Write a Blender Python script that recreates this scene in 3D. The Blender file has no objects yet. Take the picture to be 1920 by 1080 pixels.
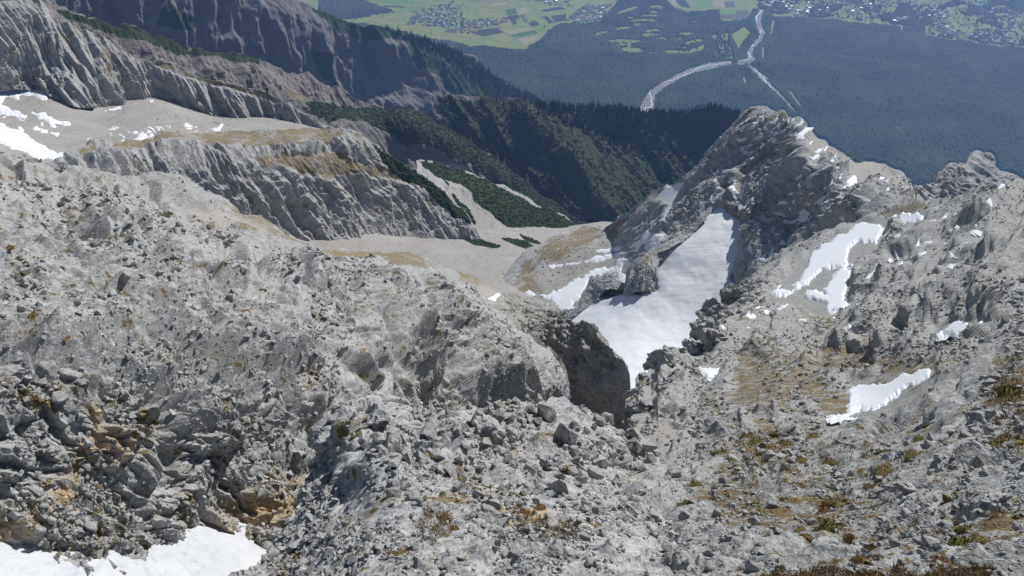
import bpy, bmesh, math, random, time
import numpy as np
from math import radians as R
from concurrent.futures import ThreadPoolExecutor
T0 = time.time()
random.seed(7)
rng = np.random.default_rng(11)
sc = bpy.context.scene
col = sc.collection
# ------------------------------------------------------------------ camera, sky, sun, exposure
F = 1280.0; PITCH = R(38)
cam_d = bpy.data.cameras.new('camera'); cam = bpy.data.objects.new('camera', cam_d); col.objects.link(cam)
cam_d.lens = 24.0; cam_d.sensor_width = 36.0; cam_d.clip_start = 0.1; cam_d.clip_end = 60000
cam.rotation_euler = (R(90) - PITCH, 0, 0); sc.camera = cam
SUN_AZ, SUN_EL = R(38), R(40)          # azimuth to the right of the view direction (+y)
w = bpy.data.worlds.new('World'); sc.world = w; w.use_nodes = True
nt = w.node_tree; bg = nt.nodes['Background']; sky = nt.nodes.new('ShaderNodeTexSky')
sky.sky_type = 'NISHITA'; sky.sun_disc = False; sky.sun_elevation = SUN_EL; sky.sun_rotation = SUN_AZ
sky.altitude = 2600
nt.links.new(sky.outputs[0], bg.inputs[0]); bg.inputs[1].default_value = 0.075
sd = bpy.data.lights.new('sun', 'SUN'); sd.energy = 4.5; sd.angle = R(0.53); sd.color = (1, 0.985, 0.96)
so = bpy.data.objects.new('sun', sd); col.objects.link(so)
from mathutils import Vector
SV = Vector((math.sin(SUN_AZ) * math.cos(SUN_EL), math.cos(SUN_AZ) * math.cos(SUN_EL), math.sin(SUN_EL)))
so.rotation_euler = SV.to_track_quat('Z', 'Y').to_euler()
so.location = SV * 500
sc.view_settings.view_transform = 'Standard'; sc.view_settings.look = 'None'
sc.view_settings.exposure = 0.26; sc.view_settings.gamma = 1
sc.cycles.volume_bounces = 0; sc.cycles.max_bounces = 5
sc.cycles.volume_step_rate = 1
HAZE = 6.4e-5

# ------------------------------------------------------------------ helpers: rays, noise, splines
CP, SP = math.cos(PITCH), math.sin(PITCH)
def rays(px, py):
    px = np.asarray(px, float); py = np.asarray(py, float)
    dx = (px - 960) / F; dy = (540 - py) / F
    d = np.stack([dx, CP + dy * SP, -SP + dy * CP], -1)
    return d / np.linalg.norm(d, axis=-1, keepdims=True)
def on_z(px, py, z):
    d = rays(px, py); return d * (z / d[..., 2])[..., None]
POOL = ThreadPoolExecutor(4)
def par(fn, *arrs):
    n = len(arrs[0])
    if n < 20000: return fn(*arrs)
    idx = np.array_split(np.arange(n), 16)
    sl = [slice(i[0], i[-1] + 1) for i in idx if len(i)]
    out = list(POOL.map(lambda s: fn(*[a[s] for a in arrs]), sl))
    if isinstance(out[0], tuple): return tuple(np.concatenate(o) for o in zip(*out))
    return np.concatenate(out)
def h3(x, y, z, s):
    h = x.astype(np.uint32) * np.uint32(0x8da6b343) ^ y.astype(np.uint32) * np.uint32(0xd8163841) ^ z.astype(np.uint32) * np.uint32(0xcb1ab31f)
    h = h + np.uint32((s * 0x9E3779B1) & 0xffffffff)
    h ^= h >> np.uint32(15); h *= np.uint32(0x2c1b3c6d); h ^= h >> np.uint32(12); h *= np.uint32(0x297a2d39); h ^= h >> np.uint32(15)
    return h
def hf(h): return (h >> np.uint32(8)).astype(np.float32) * np.float32(1 / 16777216.0)
ROT = np.array([[0.36, 0.48, -0.8], [-0.8, 0.6, 0.0], [0.48, 0.64, 0.6]], np.float32)
def vnoise(p, seed=0):
    def f(p):
        i = np.floor(p); t = (p - i).astype(np.float32); i = i.astype(np.int64)
        t = t * t * t * (t * (t * 6 - 15) + 10)
        x, y, z = i[:, 0], i[:, 1], i[:, 2]
        def c(a, b, d): return hf(h3(x + a, y + b, z + d, seed))
        def l(a, b, t): return a + (b - a) * t
        tx, ty, tz = t[:, 0], t[:, 1], t[:, 2]
        a = l(l(c(0,0,0), c(1,0,0), tx), l(c(0,1,0), c(1,1,0), tx), ty)
        b = l(l(c(0,0,1), c(1,0,1), tx), l(c(0,1,1), c(1,1,1), tx), ty)
        return l(a, b, tz) * 2 - 1
    return par(f, p)
def cellplane(p, seed=0, tilt=1.0):
    """faceted blocks: each Voronoi cell is a tilted plane; returns (height, edge distance)"""
    def f(p):
        i = np.floor(p - 0.5).astype(np.int64)
        n = len(p)
        b1 = np.full(n, 9e9, np.float32); b2 = np.full(n, 9e9, np.float32); hh = np.zeros(n, np.float32)
        for a in (0, 1):
            for b in (0, 1):
                for c in (0, 1):
                    X, Y, Z = i[:, 0] + a, i[:, 1] + b, i[:, 2] + c
                    h = h3(X, Y, Z, seed)
                    jx = ((h & np.uint32(255)).astype(np.float32) / 255 - .5) * .8
                    jy = (((h >> np.uint32(8)) & np.uint32(255)).astype(np.float32) / 255 - .5) * .8
                    jz = (((h >> np.uint32(16)) & np.uint32(255)).astype(np.float32) / 255 - .5) * .8
                    dx = (p[:, 0] - X - .5 - jx).astype(np.float32); dy = (p[:, 1] - Y - .5 - jy).astype(np.float32); dz = (p[:, 2] - Z - .5 - jz).astype(np.float32)
                    d = dx * dx + dy * dy + dz * dz
                    val = ((h >> np.uint32(24)).astype(np.float32) / 255 - .5) + tilt * (dx * jy + dy * jz + dz * jx) * 2.2
                    m = d < b1
                    b2 = np.where(m, b1, np.minimum(b2, d)); b1 = np.where(m, d, b1); hh = np.where(m, val, hh)
        return hh, np.sqrt(b2) - np.sqrt(b1)
    return par(f, p)
def smooth(a, b, x):
    t = np.clip((x - a) / (b - a), 0, 1); return t * t * (3 - 2 * t)
def fbm(P, lam, octv, seed=0, spacing=None, gain=0.5, ridged=False, stretch=None):
    q = np.asarray(P, np.float64) / lam
    out = np.zeros(len(q), np.float32); amp = 1.0; L = lam
    for k in range(octv):
        wgt = 1.0 if spacing is None else smooth(1.2, 3.0, L / spacing)
        if spacing is not None and np.max(wgt) <= 0: break
        n = vnoise(q, seed + k)
        if ridged: n = 1 - 2 * np.abs(n)
        out += amp * n * wgt
        amp *= gain; L *= 0.5; q = (q @ ROT.T.astype(np.float64)) * 2.03 + 17.3
    return out
def lerp_line(pts, x):
    a = np.array(pts, float); return np.interp(x, a[:, 0], a[:, 1])
class TPS:
    """thin plate spline of log range over the picture, so ranges vary smoothly between surveyed points"""
    def __init__(s, ctrl, lam=1e-4):
        c = np.array(ctrl, float); s.X = c[:, :2] / 500.0; v = np.log(c[:, 2]); n = len(c)
        K = s.k(np.linalg.norm(s.X[:, None] - s.X[None], axis=-1)) + lam * np.eye(n)
        A = np.zeros((n + 3, n + 3)); A[:n, :n] = K; A[:n, n] = 1; A[:n, n+1:] = s.X; A[n, :n] = 1; A[n+1:, :n] = s.X.T
        s.w = np.linalg.solve(A, np.concatenate([v, [0, 0, 0]]))
    @staticmethod
    def k(r): return r * r * np.log(r + 1e-9)
    def __call__(s, px, py):
        q = np.stack([np.asarray(px, float).ravel(), np.asarray(py, float).ravel()], -1) / 500.0
        def f(q):
            d = np.linalg.norm(q[:, None] - s.X[None], axis=-1)
            n = len(s.X)
            return s.k(d) @ s.w[:n] + s.w[n] + q @ s.w[n+1:]
        return np.exp(par(f, q)).reshape(np.shape(px))
def poly_sd(px, py, poly, closed=True):
    """signed distance in picture units, positive inside"""
    a = np.array(poly, float); b = np.roll(a, -1, 0)
    d2 = np.full(px.shape, 1e18); ins = np.zeros(px.shape, bool)
    for (x0, y0), (x1, y1) in zip(a, b):
        ex, ey = x1 - x0, y1 - y0; L = ex * ex + ey * ey + 1e-9
        t = np.clip(((px - x0) * ex + (py - y0) * ey) / L, 0, 1)
        d2 = np.minimum(d2, (px - x0 - t * ex) ** 2 + (py - y0 - t * ey) ** 2)
        if y0 != y1:
            c = ((y0 > py) != (y1 > py)) & (px < (x1 - x0) * (py - y0) / (y1 - y0) + x0)
            ins ^= c
    d = np.sqrt(d2); return np.where(ins, d, -d)
def bbox_sd(px, py, poly, pad=40):
    a = np.array(poly, float); out = np.full(px.shape, -1e3)
    m = (px > a[:, 0].min() - pad) & (px < a[:, 0].max() + pad) & (py > a[:, 1].min() - pad) & (py < a[:, 1].max() + pad)
    if m.any(): out[m] = poly_sd(px[m], py[m], poly)
    return out
def mesh_np(name, V, Q, smooth_shade=False, attrs=None):
    """mesh object data from vertex array and quad/tri index array"""
    me = bpy.data.meshes.new(name); k = Q.shape[1]; nf = len(Q)
    me.vertices.add(len(V)); me.vertices.foreach_set('co', np.ascontiguousarray(V, np.float32).ravel())
    me.loops.add(nf * k); me.loops.foreach_set('vertex_index', np.ascontiguousarray(Q, np.int32).ravel())
    me.polygons.add(nf); me.polygons.foreach_set('loop_start', np.arange(0, nf * k, k, dtype=np.int32))
    me.polygons.foreach_set('use_smooth', np.full(nf, smooth_shade))
    me.update(calc_edges=True)
    for n, v in (attrs or {}).items():
        a = me.attributes.new(n, 'FLOAT', 'POINT'); a.data.foreach_set('value', np.ascontiguousarray(v, np.float32).ravel())
    return me
def link(name, me, mat=None, parent=None, **props):
    o = bpy.data.objects.new(name, me); col.objects.link(o)
    if mat is not None and me is not None and len(me.materials) == 0: me.materials.append(mat)
    if parent is not None: o.parent = parent
    for k, v in props.items(): o[k] = v
    return o

# ------------------------------------------------------------------ materials
def newmat(name):
    m = bpy.data.materials.new(name); m.use_nodes = True; n = m.node_tree
    return m, n, n.nodes['Principled BSDF']
class NB:
    def __init__(s, n): s.n = n; s.co = n.nodes.new('ShaderNodeTexCoord').outputs['Object']
    def noise(s, scale, detail=4, rough=.6, sx=None, dist=0):
        t = s.n.nodes.new('ShaderNodeTexNoise'); t.inputs['Scale'].default_value = scale; t.inputs['Detail'].default_value = detail
        t.inputs['Roughness'].default_value = rough; t.inputs['Distortion'].default_value = dist
        src = s.co
        if sx:
            mp = s.n.nodes.new('ShaderNodeMapping'); mp.inputs['Scale'].default_value = sx[0]; mp.inputs['Rotation'].default_value = sx[1]
            s.n.links.new(s.co, mp.inputs[0]); src = mp.outputs[0]
        s.n.links.new(src, t.inputs['Vector']); return t.outputs['Fac']
    def voro(s, scale, out='Color', feature='F1'):
        t = s.n.nodes.new('ShaderNodeTexVoronoi'); t.feature = feature; t.inputs['Scale'].default_value = scale
        s.n.links.new(s.co, t.inputs['Vector']); return t.outputs[out]
    def ramp(s, f, a, b):
        r = s.n.nodes.new('ShaderNodeMapRange'); r.inputs[1].default_value = a; r.inputs[2].default_value = b
        s.n.links.new(f, r.inputs[0]); return r.outputs[0]
    def math(s, op, a, b):
        m = s.n.nodes.new('ShaderNodeMath'); m.operation = op
        for i, v in enumerate((a, b)):
            if isinstance(v, (int, float)): m.inputs[i].default_value = v
            else: s.n.links.new(v, m.inputs[i])
        return m.outputs[0]
    def mix(s, f, a, b):
        m = s.n.nodes.new('ShaderNodeMix'); m.data_type = 'RGBA'
        for k, v in ((0, f), (6, a), (7, b)):
            if isinstance(v, (int, float)): m.inputs[k].default_value = v
            elif isinstance(v, tuple): m.inputs[k].default_value = (*v, 1)
            else: s.n.links.new(v, m.inputs[k])
        return m.outputs[2]
    def attr(s, name):
        a = s.n.nodes.new('ShaderNodeAttribute'); a.attribute_name = name; return a.outputs['Fac']
    def bump(s, h, strength, dist):
        b = s.n.nodes.new('ShaderNodeBump'); b.inputs['Strength'].default_value = strength; b.inputs['Distance'].default_value = dist
        s.n.links.new(h, b.inputs['Height']); return b.outputs[0]
GRASS_TAN = (0.26, 0.205, 0.125); GRASS_DK = (0.13, 0.105, 0.06)
def rock_mat(name, dark, mid, light, lam, bump=0.5, gk=(1.5, 2.2), gcols=None, bdist=None, masks=True, rib=None, warm=(0.33, 0.26, 0.17), warmth=0.25):
    m, n, p = newmat(name); b = NB(n)
    big = b.noise(1 / lam, 5, .6); med = b.noise(5 / lam, 5, .65); fine = b.noise(23 / lam, 4, .7)
    c = b.mix(b.ramp(med, .38, .60), dark, mid)
    c = b.mix(b.ramp(fine, .48, .75), c, light)
    c = b.mix(b.math('MULTIPLY', b.ramp(big, .5, .75), warmth), c, warm)
    if rib:
        rn = b.noise(1.0, 5, .65, sx=rib)
        c = b.mix(b.math('MULTIPLY', b.ramp(rn, .52, .72), .7), c, dark)
    if masks:
        gn = b.math('ADD', b.math('MULTIPLY', b.math('SUBTRACT', big, .5), gk[1] * .8), b.math('ADD', b.math('MULTIPLY', b.attr('grass'), gk[0]), b.math('MULTIPLY', b.math('SUBTRACT', med, .5), gk[1])))
        gcol = b.mix(b.ramp(fine, .35, .65), *(gcols or (GRASS_DK, GRASS_TAN)))
        c = b.mix(b.ramp(gn, .45, .75), c, gcol)
        run = b.noise(1.0, 5, .7, sx=((.16, .022, .05), (0, 0, R(-35)))); patch = b.noise(1 / 45, 5, .6)
        scol = b.mix(b.ramp(fine, .3, .7), (0.23, 0.215, 0.195), (0.36, 0.335, 0.305))
        scol = b.mix(b.math('MULTIPLY', b.ramp(run, .5, .68), .5), scol, (0.19, 0.178, 0.16))
        scol = b.mix(b.math('MULTIPLY', b.ramp(patch, .5, .7), .45), scol, (0.40, 0.38, 0.35))
        scol = b.mix(b.math('MULTIPLY', b.ramp(b.noise(1 / 1.6, 3, .8), .60, .68), .6), scol, (0.12, 0.115, 0.10))
        c = b.mix(b.attr('scree'), c, scol)
        st = b.math('MULTIPLY', b.attr('stain'), b.ramp(med, .30, .56))
        c = b.mix(b.math('MULTIPLY', st, .85), c, b.mix(b.ramp(fine, .38, .62), (0.33, 0.19, 0.065), (0.48, 0.36, 0.19)))
        pn = b.math('ADD', b.math('MULTIPLY', b.attr('pine'), 1.4), b.math('MULTIPLY', b.math('SUBTRACT', med, .5), 1.6))
        pc = b.mix(b.ramp(fine, .35, .65), (0.010, 0.020, 0.008), (0.046, 0.072, 0.022))
        c = b.mix(b.ramp(pn, .5, .7), c, pc)
    n.links.new(c, p.inputs['Base Color']); p.inputs['Roughness'].default_value = .9; p.inputs['Specular IOR Level'].default_value = .2
    if bump:
        hh = b.math('ADD', fine, b.math('MULTIPLY', med, 2.0))
        n.links.new(b.bump(hh, bump, bdist or lam * .05), p.inputs['Normal'])
    return m
def plain(name, c1, c2=None, scale=5, rough=.9, spec=.2, detail=4):
    m, n, p = newmat(name); b = NB(n)
    if c2: n.links.new(b.mix(b.ramp(b.noise(scale, detail), .35, .65), c1, c2), p.inputs['Base Color'])
    else: p.inputs['Base Color'].default_value = (*c1, 1)
    p.inputs['Roughness'].default_value = rough; p.inputs['Specular IOR Level'].default_value = spec
    return m
def snow_mat(name, lam, bump=.3, rip=None, k=1.0):
    m, n, p = newmat(name); b = NB(n)
    f = b.noise(3 / lam, 6, .65); g = b.noise(.6 / lam, 3, .5)
    n.links.new(b.mix(b.ramp(g, .35, .7), tuple(k * v for v in (0.60, 0.615, 0.64)), tuple(k * v for v in (0.68, 0.685, 0.69))), p.inputs['Base Color'])
    dirt = b.math('MULTIPLY', b.ramp(b.noise(1.3 / lam, 6, .75), .58, .74), .45)
    n.links.new(b.mix(dirt, b.mix(b.ramp(g, .35, .7), tuple(k * v for v in (0.60, 0.615, 0.64)), tuple(k * v for v in (0.68, 0.685, 0.69))), (0.42, 0.41, 0.39)), p.inputs['Base Color'])
    h = f
    if rip: h = b.math('ADD', b.math('MULTIPLY', f, .4), b.math('MULTIPLY', b.noise(1.0, 4, .6, sx=rip), 1.0))
    n.links.new(b.bump(h, bump, lam * .12), p.inputs['Normal'])
    p.inputs['Roughness'].default_value = .7; p.inputs['Specular IOR Level'].default_value = .3
    return m
G1 = (0.165, 0.163, 0.157); G2 = (0.345, 0.342, 0.332); G3 = (0.50, 0.495, 0.48)
M_NEAR = rock_mat('limestone near', G1, G2, G3, 1.2, bump=.45, bdist=.05, warmth=.14, gk=(.72, 4.2), gcols=((0.085, 0.065, 0.025), (0.21, 0.15, 0.07)))
M_RIGHT = rock_mat('limestone right', (0.15, 0.147, 0.14), G2, G3, 1.6, bump=.7, bdist=.1, warmth=.14, gk=(.72, 4.2), gcols=((0.085, 0.065, 0.025), (0.21, 0.15, 0.07)), rib=((.16, 1.0, .9), (0, R(25), R(-30))))
M_LEFT = rock_mat('limestone left', (0.18, 0.178, 0.172), (0.37, 0.367, 0.357), (0.52, 0.515, 0.5), 1.2, bump=.6, bdist=.06, warmth=.14, gk=(.72, 4.2), gcols=((0.085, 0.065, 0.025), (0.21, 0.15, 0.07)), rib=((2.2, 2.2, .5), (R(12), R(-18), 0)))
M_MID = rock_mat('limestone middle', (0.20, 0.197, 0.19), (0.32, 0.315, 0.303), (0.43, 0.425, 0.41), 9, warmth=.12, gk=(.9, 4.4), bump=.5, bdist=.5)
M_PEAK = rock_mat('limestone peak', (0.215, 0.214, 0.212), (0.355, 0.352, 0.346), (0.48, 0.477, 0.468), 14, gk=(.85, 4.6), warmth=.1, bump=.5, bdist=.8)
M_CLIFF = rock_mat('limestone cliff', (0.215, 0.208, 0.198), (0.335, 0.325, 0.31), (0.44, 0.43, 0.415), 30, warmth=.12, gk=(.9, 4.2), bump=.5, bdist=1.6)
M_FAR = rock_mat('limestone far', (0.10, 0.092, 0.088), (0.165, 0.150, 0.142), (0.24, 0.222, 0.21), 80, bump=.6, bdist=4, warmth=.15, warm=(0.2, 0.15, 0.11))  # tones darkened so the far wall's shade is carried by its colour
M_SNOW = snow_mat('snow near', 0.5); M_SNOWG = snow_mat('old gully snow', 0.9, .8, k=.80); M_SNOWB = snow_mat('snow wind rippled', 6, .35, rip=((.035, .35, .35), (0, 0, R(-28))))

# ------------------------------------------------------------------ snow patches: outlines and what they lie on
SNOW = []
def snow_def(hosts, poly, thick, label=None, **kw): SNOW.append(dict(hosts=hosts, poly=poly, thick=thick, label=label, **kw))
BOWL = [(1060,650),(1058,600),(1075,578),(1110,562),(1165,550),(1200,548),(1226,543),(1222,505),(1212,490),(1240,466),(1280,447),(1302,430),(1320,407),(1335,394),(1352,389),(1375,402),(1392,405),(1402,415),(1392,450),(1390,490),(1374,525),(1388,540),(1384,570),(1350,610),(1310,670),(1260,730),(1200,810),(1150,810)]
snow_def(['right_peak_mountain'], BOWL, 6, 'huge white snowfield filling the bowl below the grey peak', feather=4, rag=4, mat=M_SNOWB, name='snowfield', relief=.8, cat='snowfield')
T1 = [(995,552),(1030,540),(1090,522),(1130,503),(1165,482),(1200,468),(1195,480),(1178,500),(1172,548),(1160,535),(1140,520),(1110,516),(1092,545),(1066,578),(1040,570),(1010,562)]
snow_def(['tan_spur_hill', 'right_peak_mountain'], T1, 3.0, 'ragged white snow sheet between the tan spur and the dark pinnacles', feather=3, rag=9, mat=M_SNOWB)
snow_def(['tan_spur_hill', 'right_peak_mountain'], [(1005,502),(1080,490),(1180,468),(1245,446),(1215,468),(1130,488),(1050,500),(1010,507)], 2.4, 'long thin snow streak across the brown spur ground', feather=2.5, rag=5, mat=M_SNOWB)
snow_def(['tan_spur_hill', 'right_peak_mountain'], [(1118,470),(1180,460),(1200,448),(1213,428),(1225,432),(1245,440),(1225,458),(1160,470),(1130,474)], 3, 'pointed snow tongue at the foot of the lower rock wall of the peak', feather=2.5, rag=4, mat=M_SNOWB)
for k, (pl, lb) in enumerate([
    ([(1224,362),(1292,334),(1276,358),(1262,385),(1250,415),(1243,410),(1250,385),(1226,374)], 'bluish snow slope high on the left shoulder of the peak'),
    ([(1512,236),(1524,240),(1520,248),(1500,262),(1488,268),(1494,255)], 'small snow strip just below the sharp second summit'),
    ([(1530,288),(1546,292),(1536,315),(1528,308)], 'narrow upright snow patch under the bright crest of the peak'),
    ([(1548,294),(1566,312),(1556,317),(1546,304)], 'snow wedge beside the bright crest'),
    ([(1376,366),(1388,350),(1402,340),(1396,356),(1384,368)], 'slanted snow blob in the middle of the peak wall'),
    ([(1398,330),(1420,310),(1428,306),(1412,326)], 'thin snow line on a ledge high on the peak wall'),
    ([(1486,338),(1502,322),(1508,330),(1494,340)], 'snow spot on the right half of the peak wall'),
    ([(1470,412),(1492,404),(1518,386),(1510,412),(1496,420),(1482,418)], 'ragged snow patch low on the peak wall right of the snowfield'),
    ([(1474,455),(1488,432),(1496,430),(1494,448),(1482,462)], 'snow cleft right of the snowfield edge'),
    ([(1585,340),(1604,328),(1602,342),(1590,348)], 'snow spot below the pale saddle'),
    ([(1568,380),(1590,372),(1585,382)], 'little snow spot on the rubble below the saddle'),
    ([(1620,386),(1640,372),(1648,366),(1640,384)], 'snow dab above the upper end of the snow ramp'),
    ([(1380,372),(1396,398),(1404,404),(1430,380),(1408,392)], 'curved snow neck at the top of the great snowfield')]):
    snow_def(['right_peak_mountain'], pl, 2.2, lb, feather=2.2, rag=4)
RS = ['right_slope_ground']
for pl, lb in [
    ([(1436,552),(1480,546),(1500,522),(1520,482),(1545,462),(1590,434),(1602,416),(1655,413),(1660,430),(1640,450),(1622,454),(1598,470),(1590,482),(1600,500),(1562,494),(1530,512),(1500,542),(1470,554)], 'large bright snow ramp running up between the rock ledges'),
    ([(1540,590),(1556,560),(1546,545),(1570,516),(1602,504),(1586,540),(1578,560),(1602,570),(1580,584)], 'white snow chute below the snow ramp beside a brown overhang'),
    ([(1655,506),(1672,484),(1722,470),(1712,490),(1690,497),(1670,510)], 'snow patch right of the brown overhang'),
    ([(1680,405),(1742,396),(1736,418),(1690,424)], 'flat snow patch on the skyline of the right slope'),
    ([(1738,418),(1772,398),(1764,424)], 'three cornered snow patch near the skyline of the right slope'),
    ([(1542,787),(1590,778),(1590,745),(1600,728),(1640,718),(1700,702),(1742,694),(1738,706),(1690,726),(1662,752),(1652,763),(1612,766),(1600,777),(1560,790)], 'long bright snow patch with a thin tail in the brown rubble'),
    ([(1755,634),(1757,618),(1790,602),(1815,606),(1862,609),(1842,620),(1800,626)], 'flat snow patch with a ragged top edge at the right'),
    ([(1304,692),(1320,685),(1358,688),(1350,700),(1328,707)], 'small snow patch above the chute mouth'),
    ([(1674,642),(1690,628),(1718,622),(1712,634)], 'short snow sliver on the open rubble'),
    ([(1568,680),(1590,661),(1638,653),(1602,672)], 'slanting snow sliver below the brown ledges'),
    ([(1564,614),(1590,605),(1624,599),(1592,623)], 'snow sliver at the foot of the snow chute'),
    ([(1744,582),(1760,573),(1800,567),(1772,581)], 'thin snow sliver on the upper right rubble'),
    ([(1408,634),(1425,625),(1442,629),(1430,641)], 'round snow spot under the dark outcrop'),
    ([(1448,606),(1464,577),(1478,570),(1470,592)], 'steep snow finger left of the lower ledge'),
    ([(1492,548),(1600,560),(1560,575),(1530,566)], 'snow edge under the lower end of the ramp'),
    ([(1758,503),(1790,496),(1784,506)], 'tiny snow spot high on the right slope'),
    ([(1262,726),(1278,710),(1272,727)], 'tiny snow spot beside the chute'),
    ([(1194,822),(1214,817),(1234,820),(1220,836),(1204,832)], 'crescent of snow in the gap behind the spur')]:
    snow_def(RS, pl, 6.0, lb, feather=2.6, rag=8)
BW = ['scree_bowl_ground']
for pl, lb in [
    ([(-60,160),(60,163),(105,154),(116,158),(92,170),(86,187),(55,178),(30,175),(34,186),(10,180),(0,196),(18,205),(48,218),(30,218),(-60,195)], 'bluish snow apron at the foot of the left cliff'),
    ([(-60,235),(0,235),(30,246),(60,262),(82,272),(105,286),(135,290),(110,302),(60,292),(0,268),(-60,255)], 'broad snow band on the lower scree bowl'),
    ([(62,212),(130,232),(102,232)], 'snow streak across the upper scree bowl'), ([(64,240),(112,250),(106,256)], 'lower of the snow streaks in the scree bowl'),
    ([(338,229),(350,228),(372,240),(346,241)], 'pair of snow spots before the grass plateau'), ([(390,244),(417,234),(411,246)], 'snow spot near the dark boulder of the bowl'),
    ([(245,196),(296,184),(290,191),(250,198)], 'snow rim in the cliff foot shade'), ([(180,205),(214,203),(222,197),(234,201),(228,208),(190,209)], 'snow heap at the cliff corner'),
    ([(240,267),(272,254),(264,264)], 'snow sliver along the plateau edge')]:
    snow_def(BW, pl, 2.6, lb, feather=2.2, rag=5)
snow_def(['ledge_spur_hill', 'scree_valley_ground'], [(915,560),(935,552),(950,560),(930,568)], 2, 'small snow patch at the end of the scree valley', feather=2, rag=4)
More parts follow.
